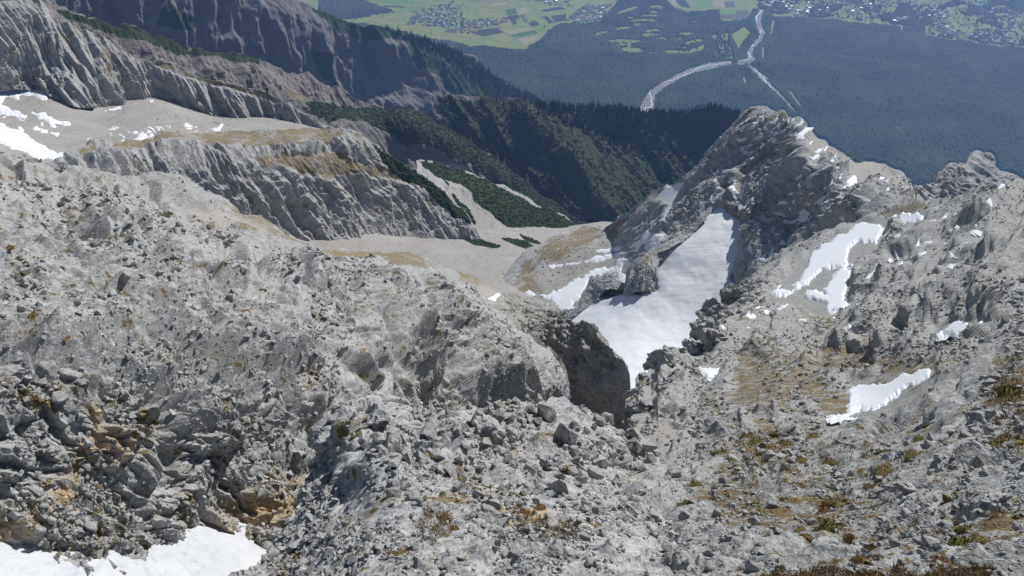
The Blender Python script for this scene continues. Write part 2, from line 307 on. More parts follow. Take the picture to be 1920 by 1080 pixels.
# ------------------------------------------------------------------ terrain layers
LAYERS = {}
class Layer:
    def __init__(s, name, top, bot, ctrl, step, mat, disp, regions=(), back=60, slope=.7, smooth_shade=False, jag=1.5, nback=14, kind='structure', inset=None, ystep=1.0, limit=1.0, crest=.35, cw=45):
        s.name = name; s.tps0 = TPS(ctrl); s.disp = disp; s.inset = inset
        if inset: s.tin = TPS(inset[1])
        regions = list(regions) + [('snow', sp['poly'], 5, 5) for sp in SNOW if name in sp['hosts']]; s.regions = regions
        x0 = max(top[0][0], bot[0][0]); x1 = min(top[-1][0], bot[-1][0])
        lo_, hi_ = max(x0, -40), min(x1, 1960)
        xs = np.arange(lo_, hi_ + step, step)
        if x0 < lo_: xs = np.concatenate([np.arange(x0, lo_ - step, step * 4), xs])
        if x1 > xs[-1] + step * 2: xs = np.concatenate([xs, np.arange(xs[-1] + step * 2, x1, step * 4)])
        s.xs = xs
        t = lerp_line(top, xs); b = lerp_line(bot, xs)
        if jag:
            q = np.stack([xs, np.zeros_like(xs), np.zeros_like(xs)], -1)
            jg = jag * fbm(q, 22, 4, 5) * 2
        else: jg = 0 * t
        b = np.maximum(b, t + 4)
        nv = int((b - t).max() / (step * ystep)) + 1
        v = np.linspace(0, 1, nv)[:, None]
        PX = np.broadcast_to(xs[None], (nv, len(xs))).copy(); PY = t[None] + (b - t)[None] * v; PY = PY + jg[None] * np.exp(-(PY - t[None]) / 14)
        t = t + jg
        P = s.base(PX, PY)
        # real back side behind the crest
        nb = nback
        wk = back * ((np.arange(nb, 0, -1) / nb) ** 2.2)
        h = P[0].copy(); h[:, 2] = 0; h /= np.linalg.norm(h, axis=-1, keepdims=True)
        B = P[0][None] + wk[:, None, None] * h[None]; tand = (-P[0][:, 2] / np.linalg.norm(P[0][:, :2], axis=-1))[None]
        B[..., 2] -= wk[:, None] * (tand * 1.03 + slope)
        G = np.concatenate([B, P], 0)
        PX = np.concatenate([np.broadcast_to(xs[None], (nb, len(xs))), PX]); PY = np.concatenate([np.broadcast_to(t[None] - 3, (nb, len(xs))), PY])
        s.shape = G.shape[:2]; s.nb = nb
        # normals
        N = np.cross(np.gradient(G, axis=1), np.gradient(G, axis=0)); N /= np.linalg.norm(N, axis=-1, keepdims=True) + 1e-12
        rr = np.linalg.norm(G, axis=-1)
        sp = (rr * step / F)
        e1 = np.linalg.norm(np.gradient(G, axis=0), axis=-1); e2 = np.linalg.norm(np.gradient(G, axis=1), axis=-1)
        sp = .85 * np.maximum(e1, e2)
        sp[:nb] = sp[nb:nb + 1]
        flat = lambda a: a.reshape(-1, *a.shape[2:])
        s.P0, s.N, s.r, s.sp, s.px, s.py = flat(G), flat(N), flat(rr), flat(sp), flat(PX), flat(PY)
        # N must face the camera on the front
        fr = np.sum(s.N * s.P0, -1) > 0
        fr[:nb * len(xs)] = s.N[:nb * len(xs), 2] < 0
        s.N[fr] *= -1
        s.masks = {k: np.zeros(len(s.P0)) for k in ('grass', 'scree', 'stain', 'pine', 'snow', 'calm')}
        qn = np.stack([s.px, s.py, np.zeros_like(s.px)], -1)
        en = None
        for kind_, poly, feather, nz in regions:
            if en is None: en = fbm(qn, 40, 5, 77)
            m = smooth(-feather, feather, bbox_sd(s.px, s.py, poly, 60 + 3 * feather) + nz * en)
            s.masks[kind_] = np.maximum(s.masks[kind_], m)
        calm = np.maximum.reduce([s.masks['calm'], s.masks['scree'] * .9, s.masks['snow'] * .93, s.masks['grass'] * .8])
        d, vec = disp(s)
        edge = (s.py - np.broadcast_to(t[None], G.shape[:2]).ravel()); edge[:nb * len(xs)] = 0
        strv = (e2.ravel() * F / (s.r * step)); d = d * (1 - smooth(4, 9, strv))     # no relief where columns are torn apart
        d = (d * (1 - calm) * (crest + (1 - crest) * smooth(0, cw, edge))).reshape(G.shape[:2])
        l0 = np.linalg.norm(np.diff(G, axis=0), axis=-1) * limit; l1 = np.linalg.norm(np.diff(G, axis=1), axis=-1) * limit
        an = smooth(1.8, 4.5, e1 / (e2 + 1e-9)) * .75
        an2 = smooth(1.8, 4.5, e2 / (e1 + 1e-9)) * .75
        gA = np.ones(d.shape) * 1e-9; gB = gA.copy()
        gA[1:-1, 1:-1] = np.linalg.norm(G[2:, 2:] - G[:-2, :-2], axis=-1); gB[1:-1, 1:-1] = np.linalg.norm(G[2:, :-2] - G[:-2, 2:], axis=-1)
        an3 = smooth(1.5, 3.5, gA / (gB + 1e-9)) * .85; an4 = smooth(1.5, 3.5, gB / (gA + 1e-9)) * .85
        for _ in range(8):           # relief no finer sideways than the grid can carry along the line of sight
            m_ = d.copy(); m_[:, 1:-1] = (d[:, :-2] + d[:, 1:-1] + d[:, 2:]) / 3; d = d + (m_ - d) * an
            m_ = d.copy(); m_[1:-1] = (d[:-2] + d[1:-1] + d[2:]) / 3; d = d + (m_ - d) * an2
            m_ = d.copy(); m_[1:-1, 1:-1] = (d[2:, :-2] + d[1:-1, 1:-1] + d[:-2, 2:]) / 3; d = d + (m_ - d) * an3
            m_ = d.copy(); m_[1:-1, 1:-1] = (d[:-2, :-2] + d[1:-1, 1:-1] + d[2:, 2:]) / 3; d = d + (m_ - d) * an4
        for _ in range(18):          # no needle steps: neighbouring points never differ more than a steep rock step
            e = np.diff(d, axis=0); x = e - np.clip(e, -l0, l0); d[:-1] += x * .45; d[1:] -= x * .45
            e = np.diff(d, axis=1); x = e - np.clip(e, -l1, l1); d[:, :-1] += x * .45; d[:, 1:] -= x * .45
        s.P = s.P0 + s.N * d.ravel()[:, None]
        nr, nc = s.shape
        i = np.arange(nr * nc).reshape(nr, nc)
        Q = np.stack([i[:-1, :-1], i[1:, :-1], i[1:, 1:], i[:-1, 1:]], -1).reshape(-1, 4)
        f1 = np.linalg.norm(s.P0[Q[:, 0]] - s.P0[Q[:, 2]], axis=1) <= np.linalg.norm(s.P0[Q[:, 1]] - s.P0[Q[:, 3]], axis=1)
        Q = np.concatenate([np.where(f1[:, None], Q[:, [0, 1, 2]], Q[:, [0, 1, 3]]), np.where(f1[:, None], Q[:, [0, 2, 3]], Q[:, [1, 2, 3]])])
        me = mesh_np(name, s.P, Q, smooth_shade, {k: s.masks[k] for k in ('grass', 'scree', 'stain', 'pine')})
        s.obj = link(name, me, mat, kind=kind)
        LAYERS[name] = s
        print('%5.1fs %s %d verts' % (time.time() - T0, name, len(s.P)))
    def tps(s, px, py):
        r = s.tps0(px, py)
        if s.inset:
            m = smooth(-s.inset[2], s.inset[2], bbox_sd(px.ravel(), py.ravel(), s.inset[0], 60)).reshape(np.shape(px))
            r = r * (1 - m) + s.tin(px, py) * m
        return r
    def base(s, px, py):
        return rays(px, py) * s.tps(px, py)[..., None]
    def at(s, px, py):
        """nearest displaced vertex to a picture position"""
        m = s.nb * s.shape[1]
        k = np.argmin((s.px[m:] - px) ** 2 + (s.py[m:] - py) ** 2) + m
        return s.P[k], s.N[k], s.r[k]

def ribs(s, ang, lam, stretch, seed, octv=4, ridged=True, warp=0.3):
    """ribs and runnels that follow the fall of the face"""
    a = R(ang); u = s.px * math.cos(a) + s.py * math.sin(a); v = -s.px * math.sin(a) + s.py * math.cos(a)
    q = np.stack([u / 1.0, v / stretch, s.r * 0 + seed * 3.7], -1)
    wv = fbm(q, lam * 3, 2, seed + 50) * lam * warp
    q[:, 0] += wv
    return fbm(q, lam, octv, seed, gain=.55, ridged=ridged)

def d_rubble(big=1.0, cells=((3.0, .5), (1.0, .28), (.38, .12), (.16, .05)), squash=(1, 1, 1.6), rb=None):
    def f(s):
        sp = s.sp
        d = big * .6 * fbm(s.P0, 9 * big ** .5, 5, 3, spacing=sp) * (.3 + .7 * smooth(8, 30, s.r))
        W = s.P0 + .3 * np.stack([vnoise(s.P0 / .9 + k * 31, 90 + k) for k in range(3)], -1)
        q = W * np.array(squash)
        def blocks(L, a, seed, wg):
            hgt, ed = cellplane(q / (L[:, None] if np.ndim(L) else L) + seed * 1.31, seed)
            mod = .35 + 1.0 * smooth(-.4, .6, vnoise(s.P0 / (L[:, None] * 4 if np.ndim(L) else L * 4), seed + 50))
            return a * wg * mod * (1.1 * hgt * smooth(0, .16, ed) - .25 * (1 - smooth(0, .16, ed)))
        for k, (L, a) in enumerate(cells):
            wg = smooth(1.5, 4.0, L / sp) * (1 - .85 * smooth(.06, .18, L / s.r)) * (1 + .4 * smooth(32, 20, s.r) * smooth(14, 17, s.r))
            if wg.max() > 0: d = d + blocks(L, a, 200 + k, wg)
        for k, mul in enumerate((7, 16)):       # the far part: coarse blocks
            L = np.maximum(cells[-1][0], 2.0 ** np.round(np.log2(sp * mul)))
            wg = smooth(cells[0][0] * .8, cells[0][0] * 1.6, L)
            if wg.max() > 0: d = d + blocks(L, L * .11, 400 + k, wg)
        if rb is not None: d = d + rb(s)
        return d, None
    return f
def d_rock(lam, amp, cl=(), rb=(), sq=(1, 1, 1.5)):
    """lam/amp in metres; cl = block sizes; rb = ribs (angle, wavelength px, stretch, amp in metres)"""
    def f(s):
        d = amp * fbm(s.P0, lam, 6, 21, spacing=s.sp, gain=.55)
        for k, (L, a) in enumerate(cl):
            wg = smooth(1.5, 3.6, L / s.sp)
            if wg.max() <= 0: continue
            W = s.P0 + .3 * L * np.stack([vnoise(s.P0 / L + j * 31, 60 + j) for j in range(3)], -1)
            hgt, ed = cellplane(W * np.array(sq) / L, 500 + k)
            d = d + a * wg * (.35 + smooth(-.4, .6, vnoise(s.P0 / (L * 4), 540 + k))) * (1.0 * hgt * smooth(0, .16, ed) - .25 * (1 - smooth(0, .16, ed)))
        for k, (an, L, st, a) in enumerate(rb):
            d = d + a * ribs(s, an, L, st, 700 + 9 * k)
        return d, None
    return f

# ---- far walls beyond the side valley
Layer('far_wall_mountain',
    [(-60,-70),(300,-60),(480,-25),(540,0),(600,25),(660,45),(720,55),(760,60),(830,85),(900,120),(960,160),(1010,185),(1060,212),(1110,235)],
    [(-60,260),(600,260),(760,270),(900,290),(1110,300)],
    [(-60,-60,2000),(200,-40,2150),(540,0,2450),(720,55,2650),(830,85,2800),(960,160,3150),(1060,212,3400),(1110,240,3500),
     (0,100,1900),(200,150,2060),(400,200,2250),(600,230,2420),(740,205,2560),(800,220,2640),(900,200,2920),(1000,260,3180),(1100,300,3300),(560,110,2400),(300,60,2130),(660,120,2570)],
    3.0, M_FAR, d_rock(240, 38, rb=((-22, 60, 5, 26), (-14, 26, 4, 9))),
    regions=[('pine', [(560,5),(720,50),(830,85),(960,160),(1060,210),(1110,240),(1110,300),(900,290),(835,190),(790,140),(735,70),(690,75),(620,60)], 8, 8),
             ('pine', [(300,20),(360,40),(350,60),(290,50)], 6, 8), ('pine', [(560,80),(600,110),(640,190),(600,150)], 8, 10)],
    back=500, slope=.4, jag=1)
M_FAR2 = rock_mat('limestone brown', (0.13, 0.112, 0.10), (0.21, 0.18, 0.165), (0.29, 0.26, 0.24), 50, bump=.6, bdist=2.5, warmth=.25)
Layer('brown_wall_mountain',
    [(-40,-10),(60,-6),(90,20),(150,35),(200,52),(260,60),(330,85),(380,102),(420,103),(480,110),(540,140),(580,140),(610,160),(640,162),(665,185),(690,200),(730,222),(760,250)],
    [(-40,200),(300,200),(500,230),(600,260),(700,260),(760,275)],
    [(-40,0,1150),(90,20,1180),(260,60,1270),(420,103,1370),(540,140,1450),(640,165,1520),(740,230,1600),
     (100,100,1170),(300,140,1255),(420,165,1340),(540,190,1420),(640,220,1505),(700,250,1550)],
    2.5, M_FAR2, d_rock(120, 12, rb=((-18, 30, 4, 9), (-12, 12, 3.5, 3.2))),
    regions=[('pine', [(85,15),(150,30),(260,55),(330,80),(480,105),(480,118),(420,112),(330,100),(260,82),(190,62),(120,38)], 5, 5)], back=150, slope=.5, jag=3)
print('far', time.time() - T0)
# ---- wooded spur in the middle distance
Layer('wooded_ridge_hill',
    [(740,235),(790,232),(812,205),(818,181),(850,181),(960,190),(1010,194),(1100,200),(1200,212),(1260,212),(1330,206),(1380,215),(1420,240),(1480,300)],
    [(740,330),(800,330),(900,380),(1000,420),(1100,450),(1250,470),(1480,480)],
    [(740,240,1740),(818,182,1750),(960,192,1780),(1100,205,1860),(1200,215,1900),(1330,210,1930),(1420,240,1900),(1480,300,1800),
     (1000,235,1690),(1060,300,1640),(1130,390,1600),(850,230,1715),(880,290,1690),(960,300,1690),(980,360,1625),(1060,405,1590),(1110,420,1590),
     (800,300,1680),(1100,250,1800),(1200,270,1840),(1180,330,1750),(1300,280,1860),(1280,340,1780),(1230,380,1700)],
    2.0, rock_mat('pine slope rock', (0.10, 0.09, 0.08), (0.165, 0.15, 0.135), (0.23, 0.215, 0.195), 60, bump=.5, bdist=2.5),
    d_rock(70, 8, cl=((14, 3.0),), rb=((-38, 48, 6, 13),)),
    regions=[('pine', [(822,184),(960,185),(1400,200),(1500,280),(1480,480),(1080,440),(1000,400),(900,370),(830,320),(850,260),(830,215)], 10, 14)], back=250, slope=.4, jag=1)
Layer('pine_crest_hill',
    [(500,165),(540,168),(560,176),(640,203),(700,207),(740,209),(765,200),(790,215),(830,238),(880,265),(930,300),(970,330),(1010,362),(1050,393),(1090,418),(1130,440)],
    [(500,280),(600,300),(800,330),(900,380),(1000,420),(1130,460)],
    [(500,165,1240),(560,176,1325),(640,203,1415),(700,207,1475),(765,200,1535),(830,238,1515),(900,280,1545),(930,300,1560),(1010,362,1585),(640,230,1345),(765,230,1452),(830,262,1452),(930,326,1492),(1010,386,1526),(1090,418,1570),(1130,440,1570),
     (600,240,1318),(700,260,1412),(760,285,1444),(830,312,1455),(900,340,1478),(960,372,1505),(1040,408,1540),(820,340,1410),(1000,420,1490),(500,280,1220)],
    1.8, bpy.data.materials['pine slope rock'],
    d_rock(50, 6, cl=((9, 2.0),), rb=((-35, 34, 5, 6),)),
    regions=[('pine', [(545,180),(640,198),(765,195),(830,232),(930,295),(1050,388),(1090,412),(1100,425),(1030,408),(930,345),(860,305),(800,275),(700,245),(640,225),(580,215)], 6, 8),
             ('pine', [(760,205),(830,235),(900,290),(880,300),(800,255)], 6, 4),
             ('grass', [(540,163),(575,180),(570,192),(540,182)], 3, 2), ('scree', [(800,298),(860,315),(920,345),(980,380),(1040,402),(1110,425),(1090,432),(1030,418),(950,385),(880,345),(810,312)], 3, 3)],
    back=200, slope=.4, jag=2)
# ---- upper left cliff with its scree bowl
Layer('scree_bowl_ground',
    [(-60,140),(100,140),(300,165),(450,200),(560,222),(620,238),(680,262)],
    [(-60,330),(100,330),(250,300),(420,275),(600,270),(680,275)],
    [(-60,150,860),(100,150,880),(300,175,900),(450,205,920),(600,236,900),(0,200,800),(200,220,800),(400,230,840),(0,290,610),(100,290,650),(250,268,700),(400,252,770),(520,245,830),(680,262,880)],
    2.2, M_CLIFF, d_rock(60, 2.5, rb=((70, 30, 4, .6),)),
    regions=[('scree', [(-80,120),(620,120),(700,330),(-80,340)], 5, 0), ('grass', [(240,262),(300,245),(420,243),(420,262),(250,275),(140,292),(150,280)], 5, 6)], back=30, slope=.2, jag=0, smooth_shade=True)
Layer('upper_cliff_mountain',
    [(-60,10),(60,-4),(80,12),(105,40),(120,45),(150,58),(190,70),(250,108),(300,117),(330,124),(400,153),(470,165),(500,172),(520,185),(560,205),(590,228),(612,244)],
    [(-60,185),(0,172),(80,178),(140,208),(220,205),(300,198),(380,212),(500,234),(600,246),(612,250)],
    [(-60,10,830),(60,-4,880),(190,70,880),(330,124,890),(470,165,890),(560,205,890),(612,244,890),
     (-60,180,815),(60,165,850),(140,205,815),(220,198,845),(300,192,880),(380,210,885),(500,232,895),(600,246,888),(60,80,858),(200,140,850),(330,165,878),(440,195,885)],
    1.5, M_CLIFF, d_rock(70, 5, cl=((9, 1.6), (4, .8)), rb=((-32, 22, 6, 6.0), (-26, 8, 5, 2.0))),
    regions=[('grass', [(250,108),(330,122),(400,150),(470,162),(520,183),(540,195),(480,182),(400,160),(330,140),(290,125)], 3, 2)], back=140, slope=.3, jag=2)
# ---- middle cliff with the grass plateau
Layer('middle_cliff_mountain',
    [(60,330),(130,293),(170,277),(230,268),(290,262),(295,250),(430,249),(520,243),(600,240),(640,239),(665,250),(690,265),(740,300),(800,340),(840,370),(870,400),(886,432),(900,450)],
    [(60,440),(300,470),(440,485),(560,478),(700,464),(780,468),(880,462),(900,476)],
    [(60,330,590),(130,293,620),(230,268,670),(295,252,720),(430,249,780),(600,240,800),(640,239,790),(740,300,800),(840,370,810),(886,432,800),
     (300,285,640),(430,275,690),(560,270,735),(640,280,750),(200,310,610),(300,340,622),(430,340,662),(560,340,712),(700,345,768),
     (300,420,605),(440,440,652),(560,440,700),(700,425,750),(780,435,778),(880,432,795),(560,478,690),(700,464,727),(780,468,752),(880,462,796)],
    1.5, M_CLIFF, d_rock(45, 5, cl=((8, 1.8), (3.2, .8)), rb=((-36, 26, 5, 5.0), (-30, 9, 4.5, 1.8))),
    regions=[('grass', [(140,290),(290,246),(430,246),(600,238),(660,248),(620,262),(560,275),(480,270),(420,280),(330,268),(200,285)], 5, 7),
             ('grass', [(600,290),(680,300),(760,340),(720,335),(640,315)], 5, 9), ('grass', [(480,300),(560,290),(640,310),(700,330),(600,325),(500,320)], 6, 12),
             ('pine', [(690,262),(740,296),(800,336),(845,370),(880,425),(850,412),(820,380),(790,352),(740,325),(705,285)], 4, 7), ],
    back=200, slope=.3, jag=2)
# ---- dwarf pine slope beside the gully
Layer('dwarf_pine_hill',
    [(780,300),(810,306),(840,312),(900,330),(960,360),(1010,385),(1060,408),(1090,424),(1110,440)],
    [(780,380),(840,410),(880,430),(950,445),(1060,455),(1110,460)],
    [(780,300,960),(840,312,1010),(900,330,1030),(960,360,1030),(1060,408,1000),(1110,440,980),(780,380,840),(850,400,850),(880,425,850),(950,430,880),(1060,445,930),(900,380,900),(980,400,940)],
    1.8, M_CLIFF, d_rock(40, 3, cl=((6, 1.6),), rb=((-36, 26, 6, 2.5),)),
    regions=[('pine', [(785,302),(840,314),(900,332),(960,362),(1060,410),(1090,426),(1060,434),(980,428),(930,412),(890,380),(860,350),(820,330)], 4, 6),
             ('pine', [(830,335),(870,385),(890,420),(865,405),(845,370)], 4, 6), ('scree', [(860,350),(890,385),(940,415),(1060,436),(1060,460),(880,440),(840,380)], 5, 3)], back=80, slope=.4, jag=2)
# ---- scree valley floor
Layer('scree_valley_ground',
    [(500,400),(560,420),(700,415),(780,425),(880,420),(950,424),(1060,425),(1130,415),(1200,420)],
    [(500,520),(700,560),(850,620),(950,640),(1050,640),(1200,600)],
    [(500,420,700),(560,440,715),(700,432,755),(780,438,785),(880,430,845),(1000,428,900),(1060,432,930),(1200,425,960),(600,470,660),(700,480,660),(800,460,730),(800,500,640),(900,470,740),(1000,450,830),(940,520,590),(900,560,500),(1000,600,440),(850,600,450),(1130,480,720)],
    2.0, M_CLIFF, d_rock(40, 1.8, rb=((60, 30, 4, .4),)),
    regions=[('scree', [(400,380),(1300,380),(1300,700),(400,700)], 5, 0), ('grass', [(640,465),(760,470),(850,500),(900,530),(820,520),(740,490),(650,480)], 7, 9), ('grass', [(700,430),(720,440),(690,450)], 5, 6),
             ('pine', [(870,450),(900,447),(940,462),(930,466),(885,458)], 2, 2), ('pine', [(938,447),(985,452),(1010,465),(1000,474),(965,458)], 2, 2.5), ('pine', [(975,440),(1015,455),(1020,462),(985,452)], 2, 2),
             ('grass', [(930,470),(985,470),(975,490),(945,482)], 6, 6)], back=40, slope=.2, jag=0, smooth_shade=True)
print('mid', time.time() - T0)

# ---- the right hand peak and its ridge
Layer('pinnacle_mountain',
    [(1690,380),(1735,345),(1752,335),(1768,306),(1785,298),(1800,305),(1815,303),(1835,294),(1850,296),(1870,312),(1890,338),(1940,370),(2000,390)],
    [(1690,420),(1800,420),(2000,430)],
    [(1690,380,520),(1790,300,560),(1890,338,580),(2000,390,600),(1690,420,500),(1800,420,500),(2000,430,540),(1790,360,520)],
    1.6, M_PEAK, d_rock(25, 2.5, cl=((6, 2.4), (2.5, 1.2)), rb=((-50, 18, 5, 2.5),)), back=90, slope=.7, jag=6, crest=.8)
Layer('right_peak_mountain',
    [(1085,470),(1110,445),(1140,428),(1152,420),(1178,402),(1208,378),(1222,365),(1250,352),(1285,330),(1315,310),(1325,290),(1345,272),(1368,245),(1378,240),(1392,222),(1412,210),(1432,208),(1450,214),(1470,216),(1483,226),(1497,222),(1512,232),(1530,258),(1550,275),(1580,290),(1605,305),(1640,305),(1665,310),(1690,328),(1708,345),(1716,370),(1760,385),(1840,400)],
    [(1085,640),(1120,720),(1180,780),(1320,760),(1500,640),(1700,470),(1840,440)],
    [(1085,470,690),(1110,445,670),(1152,420,620),(1222,365,560),(1325,290,510),(1412,210,505),(1450,214,500),(1497,222,484),(1530,258,476),(1605,305,485),(1665,310,490),(1716,370,400),(1840,400,420),
     (1150,470,560),(1200,440,500),(1230,420,485),(1300,400,455),(1250,460,436),(1330,440,433),(1390,400,443),(1390,470,425),(1380,540,405),(1300,520,408),(1240,540,413),(1250,600,390),(1320,600,388),(1200,660,360),(1190,720,330),(1180,780,305),(1120,600,430),(1090,560,480),(1085,640,440),(1150,550,440),
     (1450,300,470),(1500,260,465),(1550,300,438),(1450,400,437),(1480,460,411),(1560,400,399),(1600,340,420),(1650,360,392),(1560,460,374),(1640,420,345),(1320,760,270),(1500,640,270),(1420,560,352),(1700,470,290)],
    1.7, M_PEAK, d_rock(40, 3.2, cl=((14, 1.3), (6.0, 1.3), (2.6, .75)), sq=(1, 1, 1.6), rb=((50, 40, 8, 4.0), (52, 13, 8, 1.4))),
    inset=(BOWL, [(1390,405,445),(1310,410,442),(1240,470,426),(1200,540,412),(1100,560,425),(1060,600,418),(1120,640,385),(1180,760,330),(1380,545,408),(1320,640,386),(1250,700,360)], 7),
    regions=[
             ('grass', [(1080,450),(1112,436),(1150,428),(1160,440),(1140,452),(1090,480),(1080,500)], 5, 4),
             ('grass', [(1140,430),(1185,398),(1250,350),(1290,330),(1230,360),(1180,415)], 3, 6),
             ('scree', [(1500,232),(1530,262),(1580,295),(1610,308),(1665,315),(1700,345),(1660,350),(1600,330),(1560,300),(1525,280)], 5, 8),
             ('calm', [(1080,440),(1150,430),(1170,470),(1240,450),(1190,500),(1180,540),(1100,560),(1000,600),(1000,500)], 10, 5)],
    back=160, slope=.35, jag=2)
# ---- small tan spur below the peak
Layer('tan_spur_hill',
    [(925,560),(945,520),(962,495),(985,472),(1010,458),(1040,442),(1065,430),(1090,425),(1115,423),(1140,430),(1165,440),(1190,452)],
    [(925,620),(1000,640),(1060,602),(1110,574),(1165,542),(1190,500)],
    [(925,560,560),(945,520,585),(985,472,620),(1040,442,655),(1090,425,690),(1140,430,640),(1190,452,560),(945,560,535),(980,520,570),(1050,470,600),(1050,500,570),(1100,460,600),(1120,500,535),(1000,560,515),(1080,560,480),(960,640,480),(1050,640,430),(1050,680,410),(1190,700,345),(1150,560,450),(1170,500,500)],
    1.6, M_PEAK, d_rock(25, 1.5, cl=((5, 1.3), (2.2, .7), (1, .3)), rb=((-40, 16, 4, .3),)),
    regions=[('grass', [(1000,470),(1050,440),(1090,425),(1140,430),(1120,450),(1060,480),(1000,510),(960,560),(950,540)], 6, 9),
             ('grass', [(960,560),(1000,510),(1060,500),(1110,500),(1080,530),(1040,550),(1000,570),(990,590)], 6, 10), ('scree', [(1000,520),(1080,470),(1190,450),(1190,560),(1050,600)], 6, 6)], back=80, slope=.5, jag=2)
print('right', time.time() - T0)
# ---- left: smooth slab ridge, ledges, near slope
Layer('ledge_spur_hill',
    [(540,440),(560,452),(600,470),(640,466),(700,478),(740,474),(765,470),(800,485),(830,502),(862,510),(900,520),(915,535),(935,548),(960,570)],
    [(540,540),(700,580),(850,640),(960,660)],
    [(540,440,310),(640,466,350),(765,470,380),(862,510,390),(915,535,390),(960,570,380),(540,540,220),(700,580,200),(850,640,220),(960,660,260),(700,500,320),(850,550,330),(900,570,330)],
    1.6, M_MID, d_rock(16, 1.6, cl=((3.5, .8), (1.5, .4)), rb=((-40, 16, 4, .6),)),
    regions=[('grass', [(560,455),(640,465),(770,468),(800,490),(830,510),(760,500),(700,490),(600,490)], 5, 9), ('grass', [(850,505),(905,520),(915,540),(870,530)], 4, 6), ('scree', [(900,530),(960,560),(960,640),(860,600)], 6, 4)], back=70, slope=.5, jag=2)
Layer('slab_ridge_hill',
    [(-420,262),(0,278),(40,292),(75,298),(110,318),(150,312),(200,322),(232,334),(280,327),(330,328),(370,342),(400,365),(440,392),(452,402),(490,405),(520,425),(545,444),(580,463),(605,485),(640,520)],
    [(-420,420),(200,460),(400,500),(560,560),(640,580)],
    [(-60,268,175),(0,278,185),(110,318,190),(232,334,200),(330,328,215),(440,392,205),(520,425,190),(605,485,170),(640,520,160),(-60,420,100),(0,330,140),(100,345,145),(250,380,145),(350,390,160),(420,420,160),(500,440,165),(200,460,90),(400,500,95),(560,560,100)],
    1.9, M_MID, d_rock(18, 2.2, cl=((6, 1.3), (2.4, .7), (1.1, .3)), rb=((-30, 26, 6, 1.2),)),
    regions=[('scree', [(300,385),(420,405),(480,420),(560,465),(540,480),(430,440),(330,415)], 6, 6), ('grass', [(430,400),(500,408),(560,450),(590,470),(520,440),(470,425)], 4, 9)], back=60, slope=.5, jag=1.5)
M_BUTT = rock_mat('limestone buttress', (0.20, 0.19, 0.17), (0.33, 0.315, 0.285), (0.46, 0.445, 0.415), 2.5, bump=.6, bdist=.15)
Layer('dark_buttress_rock',
    [(930,640),(944,602),(952,592),(985,585),(1010,588),(1060,590),(1085,602),(1118,610),(1130,625),(1140,648),(1150,660),(1165,676),(1174,688),(1181,702),(1184,760),(1186,850)],
    [(930,820),(1000,840),(1100,850),(1186,858)],
    [(930,640,125),(944,602,138),(1000,587,146),(1060,590,146),(1118,610,140),(1150,660,133),(1181,702,127),(1186,850,132),(960,680,138),(1050,640,144),(1050,700,143),(1120,680,137),(1100,800,140),(1150,760,134),(1000,820,142),(930,820,136)],
    1.4, M_BUTT, d_rubble(1.0, ((6.0, 1.8), (2.6, 1.1), (1.1, .5), (.5, .2)), rb=lambda s: .8 * ribs(s, 8, 22, 4, 33)), back=14, slope=1.3, jag=3)
Layer('small_buttress_rock',
    [(905,590),(925,565),(940,556),(960,552),(985,562),(1000,560),(1018,570),(1042,572),(1048,590),(1052,620)],
    [(905,640),(980,660),(1052,650)],
    [(905,590,168),(960,552,182),(1042,572,178),(1052,620,168),(905,640,168),(980,660,171),(1052,650,173)],
    1.5, M_BUTT, d_rubble(1.0, ((5.0, 1.2), (2.2, .6), (1, .25)), rb=lambda s: .3 * ribs(s, 8, 14, 5, 34)), back=14, slope=1.3, jag=3)
Layer('left_slope_ground',
    [(-420,330),(0,333),(60,342),(120,352),(180,366),(240,374),(300,392),(360,415),(420,442),(470,455),(520,462),(570,476),(640,486),(700,494),(760,500),(800,508),(832,520),(845,545),(858,540),(868,532),(880,536),(905,562),(935,585),(965,615),(1000,632),(1030,655),(1050,680),(1062,705),(1068,730),(1070,800)],
    [(-420,1160),(540,1160),(640,1000),(800,900),(1000,860),(1070,850)],
    [(-420,330,40),(-420,700,14.5),(-420,1000,14.5),(-420,1150,14.2),(-60,330,46),(60,342,50),(300,392,52),(420,442,54),(570,476,56),(700,494,62),(800,508,66),(845,545,66),(868,532,72),(935,585,80),(1000,632,82),(1062,705,78),(1070,800,77),
     (0,1060,17.5),(300,1030,19.5),(500,1010,21.5),(540,1100,23.0),(420,1060,21.8),(-60,1100,17.4),(0,900,17.5),(0,800,17.5),(0,700,18.0),(0,600,20.5),(0,500,27),(0,400,37),
     (300,900,19.6),(300,800,19.7),(300,700,21),(300,600,25),(300,500,33),(300,430,43),(150,700,18.6),(150,850,18.2),(450,700,23.5),(450,850,21.2),(450,950,21.4),(150,500,29),
     (600,950,25),(600,800,26),(600,700,28.5),(600,600,36),(600,530,46),(450,500,42),(800,750,46),(800,650,50),(800,560,60),(700,600,44),(700,700,36.5),(900,700,59),(900,620,70),(950,720,65),(950,650,73),(1000,700,71),(1000,860,70),(800,900,40)],
    1.95, M_LEFT, d_rubble(1.6, ((2.6, .62), (1.1, .46), (.45, .24), (.2, .1)), squash=(1.2, 1.2, .5), rb=lambda s: smooth(28, 50, s.r) * (2.0 * (ribs(s, -26, 95, 4, 35, octv=3) - .5) + 1.0 * (ribs(s, -28, 32, 5, 37, octv=3) - .4))),
    regions=[('stain', [(0,1000),(30,960),(120,880),(170,800),(190,770),(215,850),(190,900),(150,990),(60,1010)], 26, 30), ('stain', [(380,1020),(440,960),(520,900),(590,880),(560,980),(500,1010)], 24, 24), ('scree', [(300,385),(430,430),(520,455),(420,445),(300,410)], 8, 10)],
    back=26, slope=.9, jag=3, ystep=.85, limit=1.7, crest=.15, cw=80)
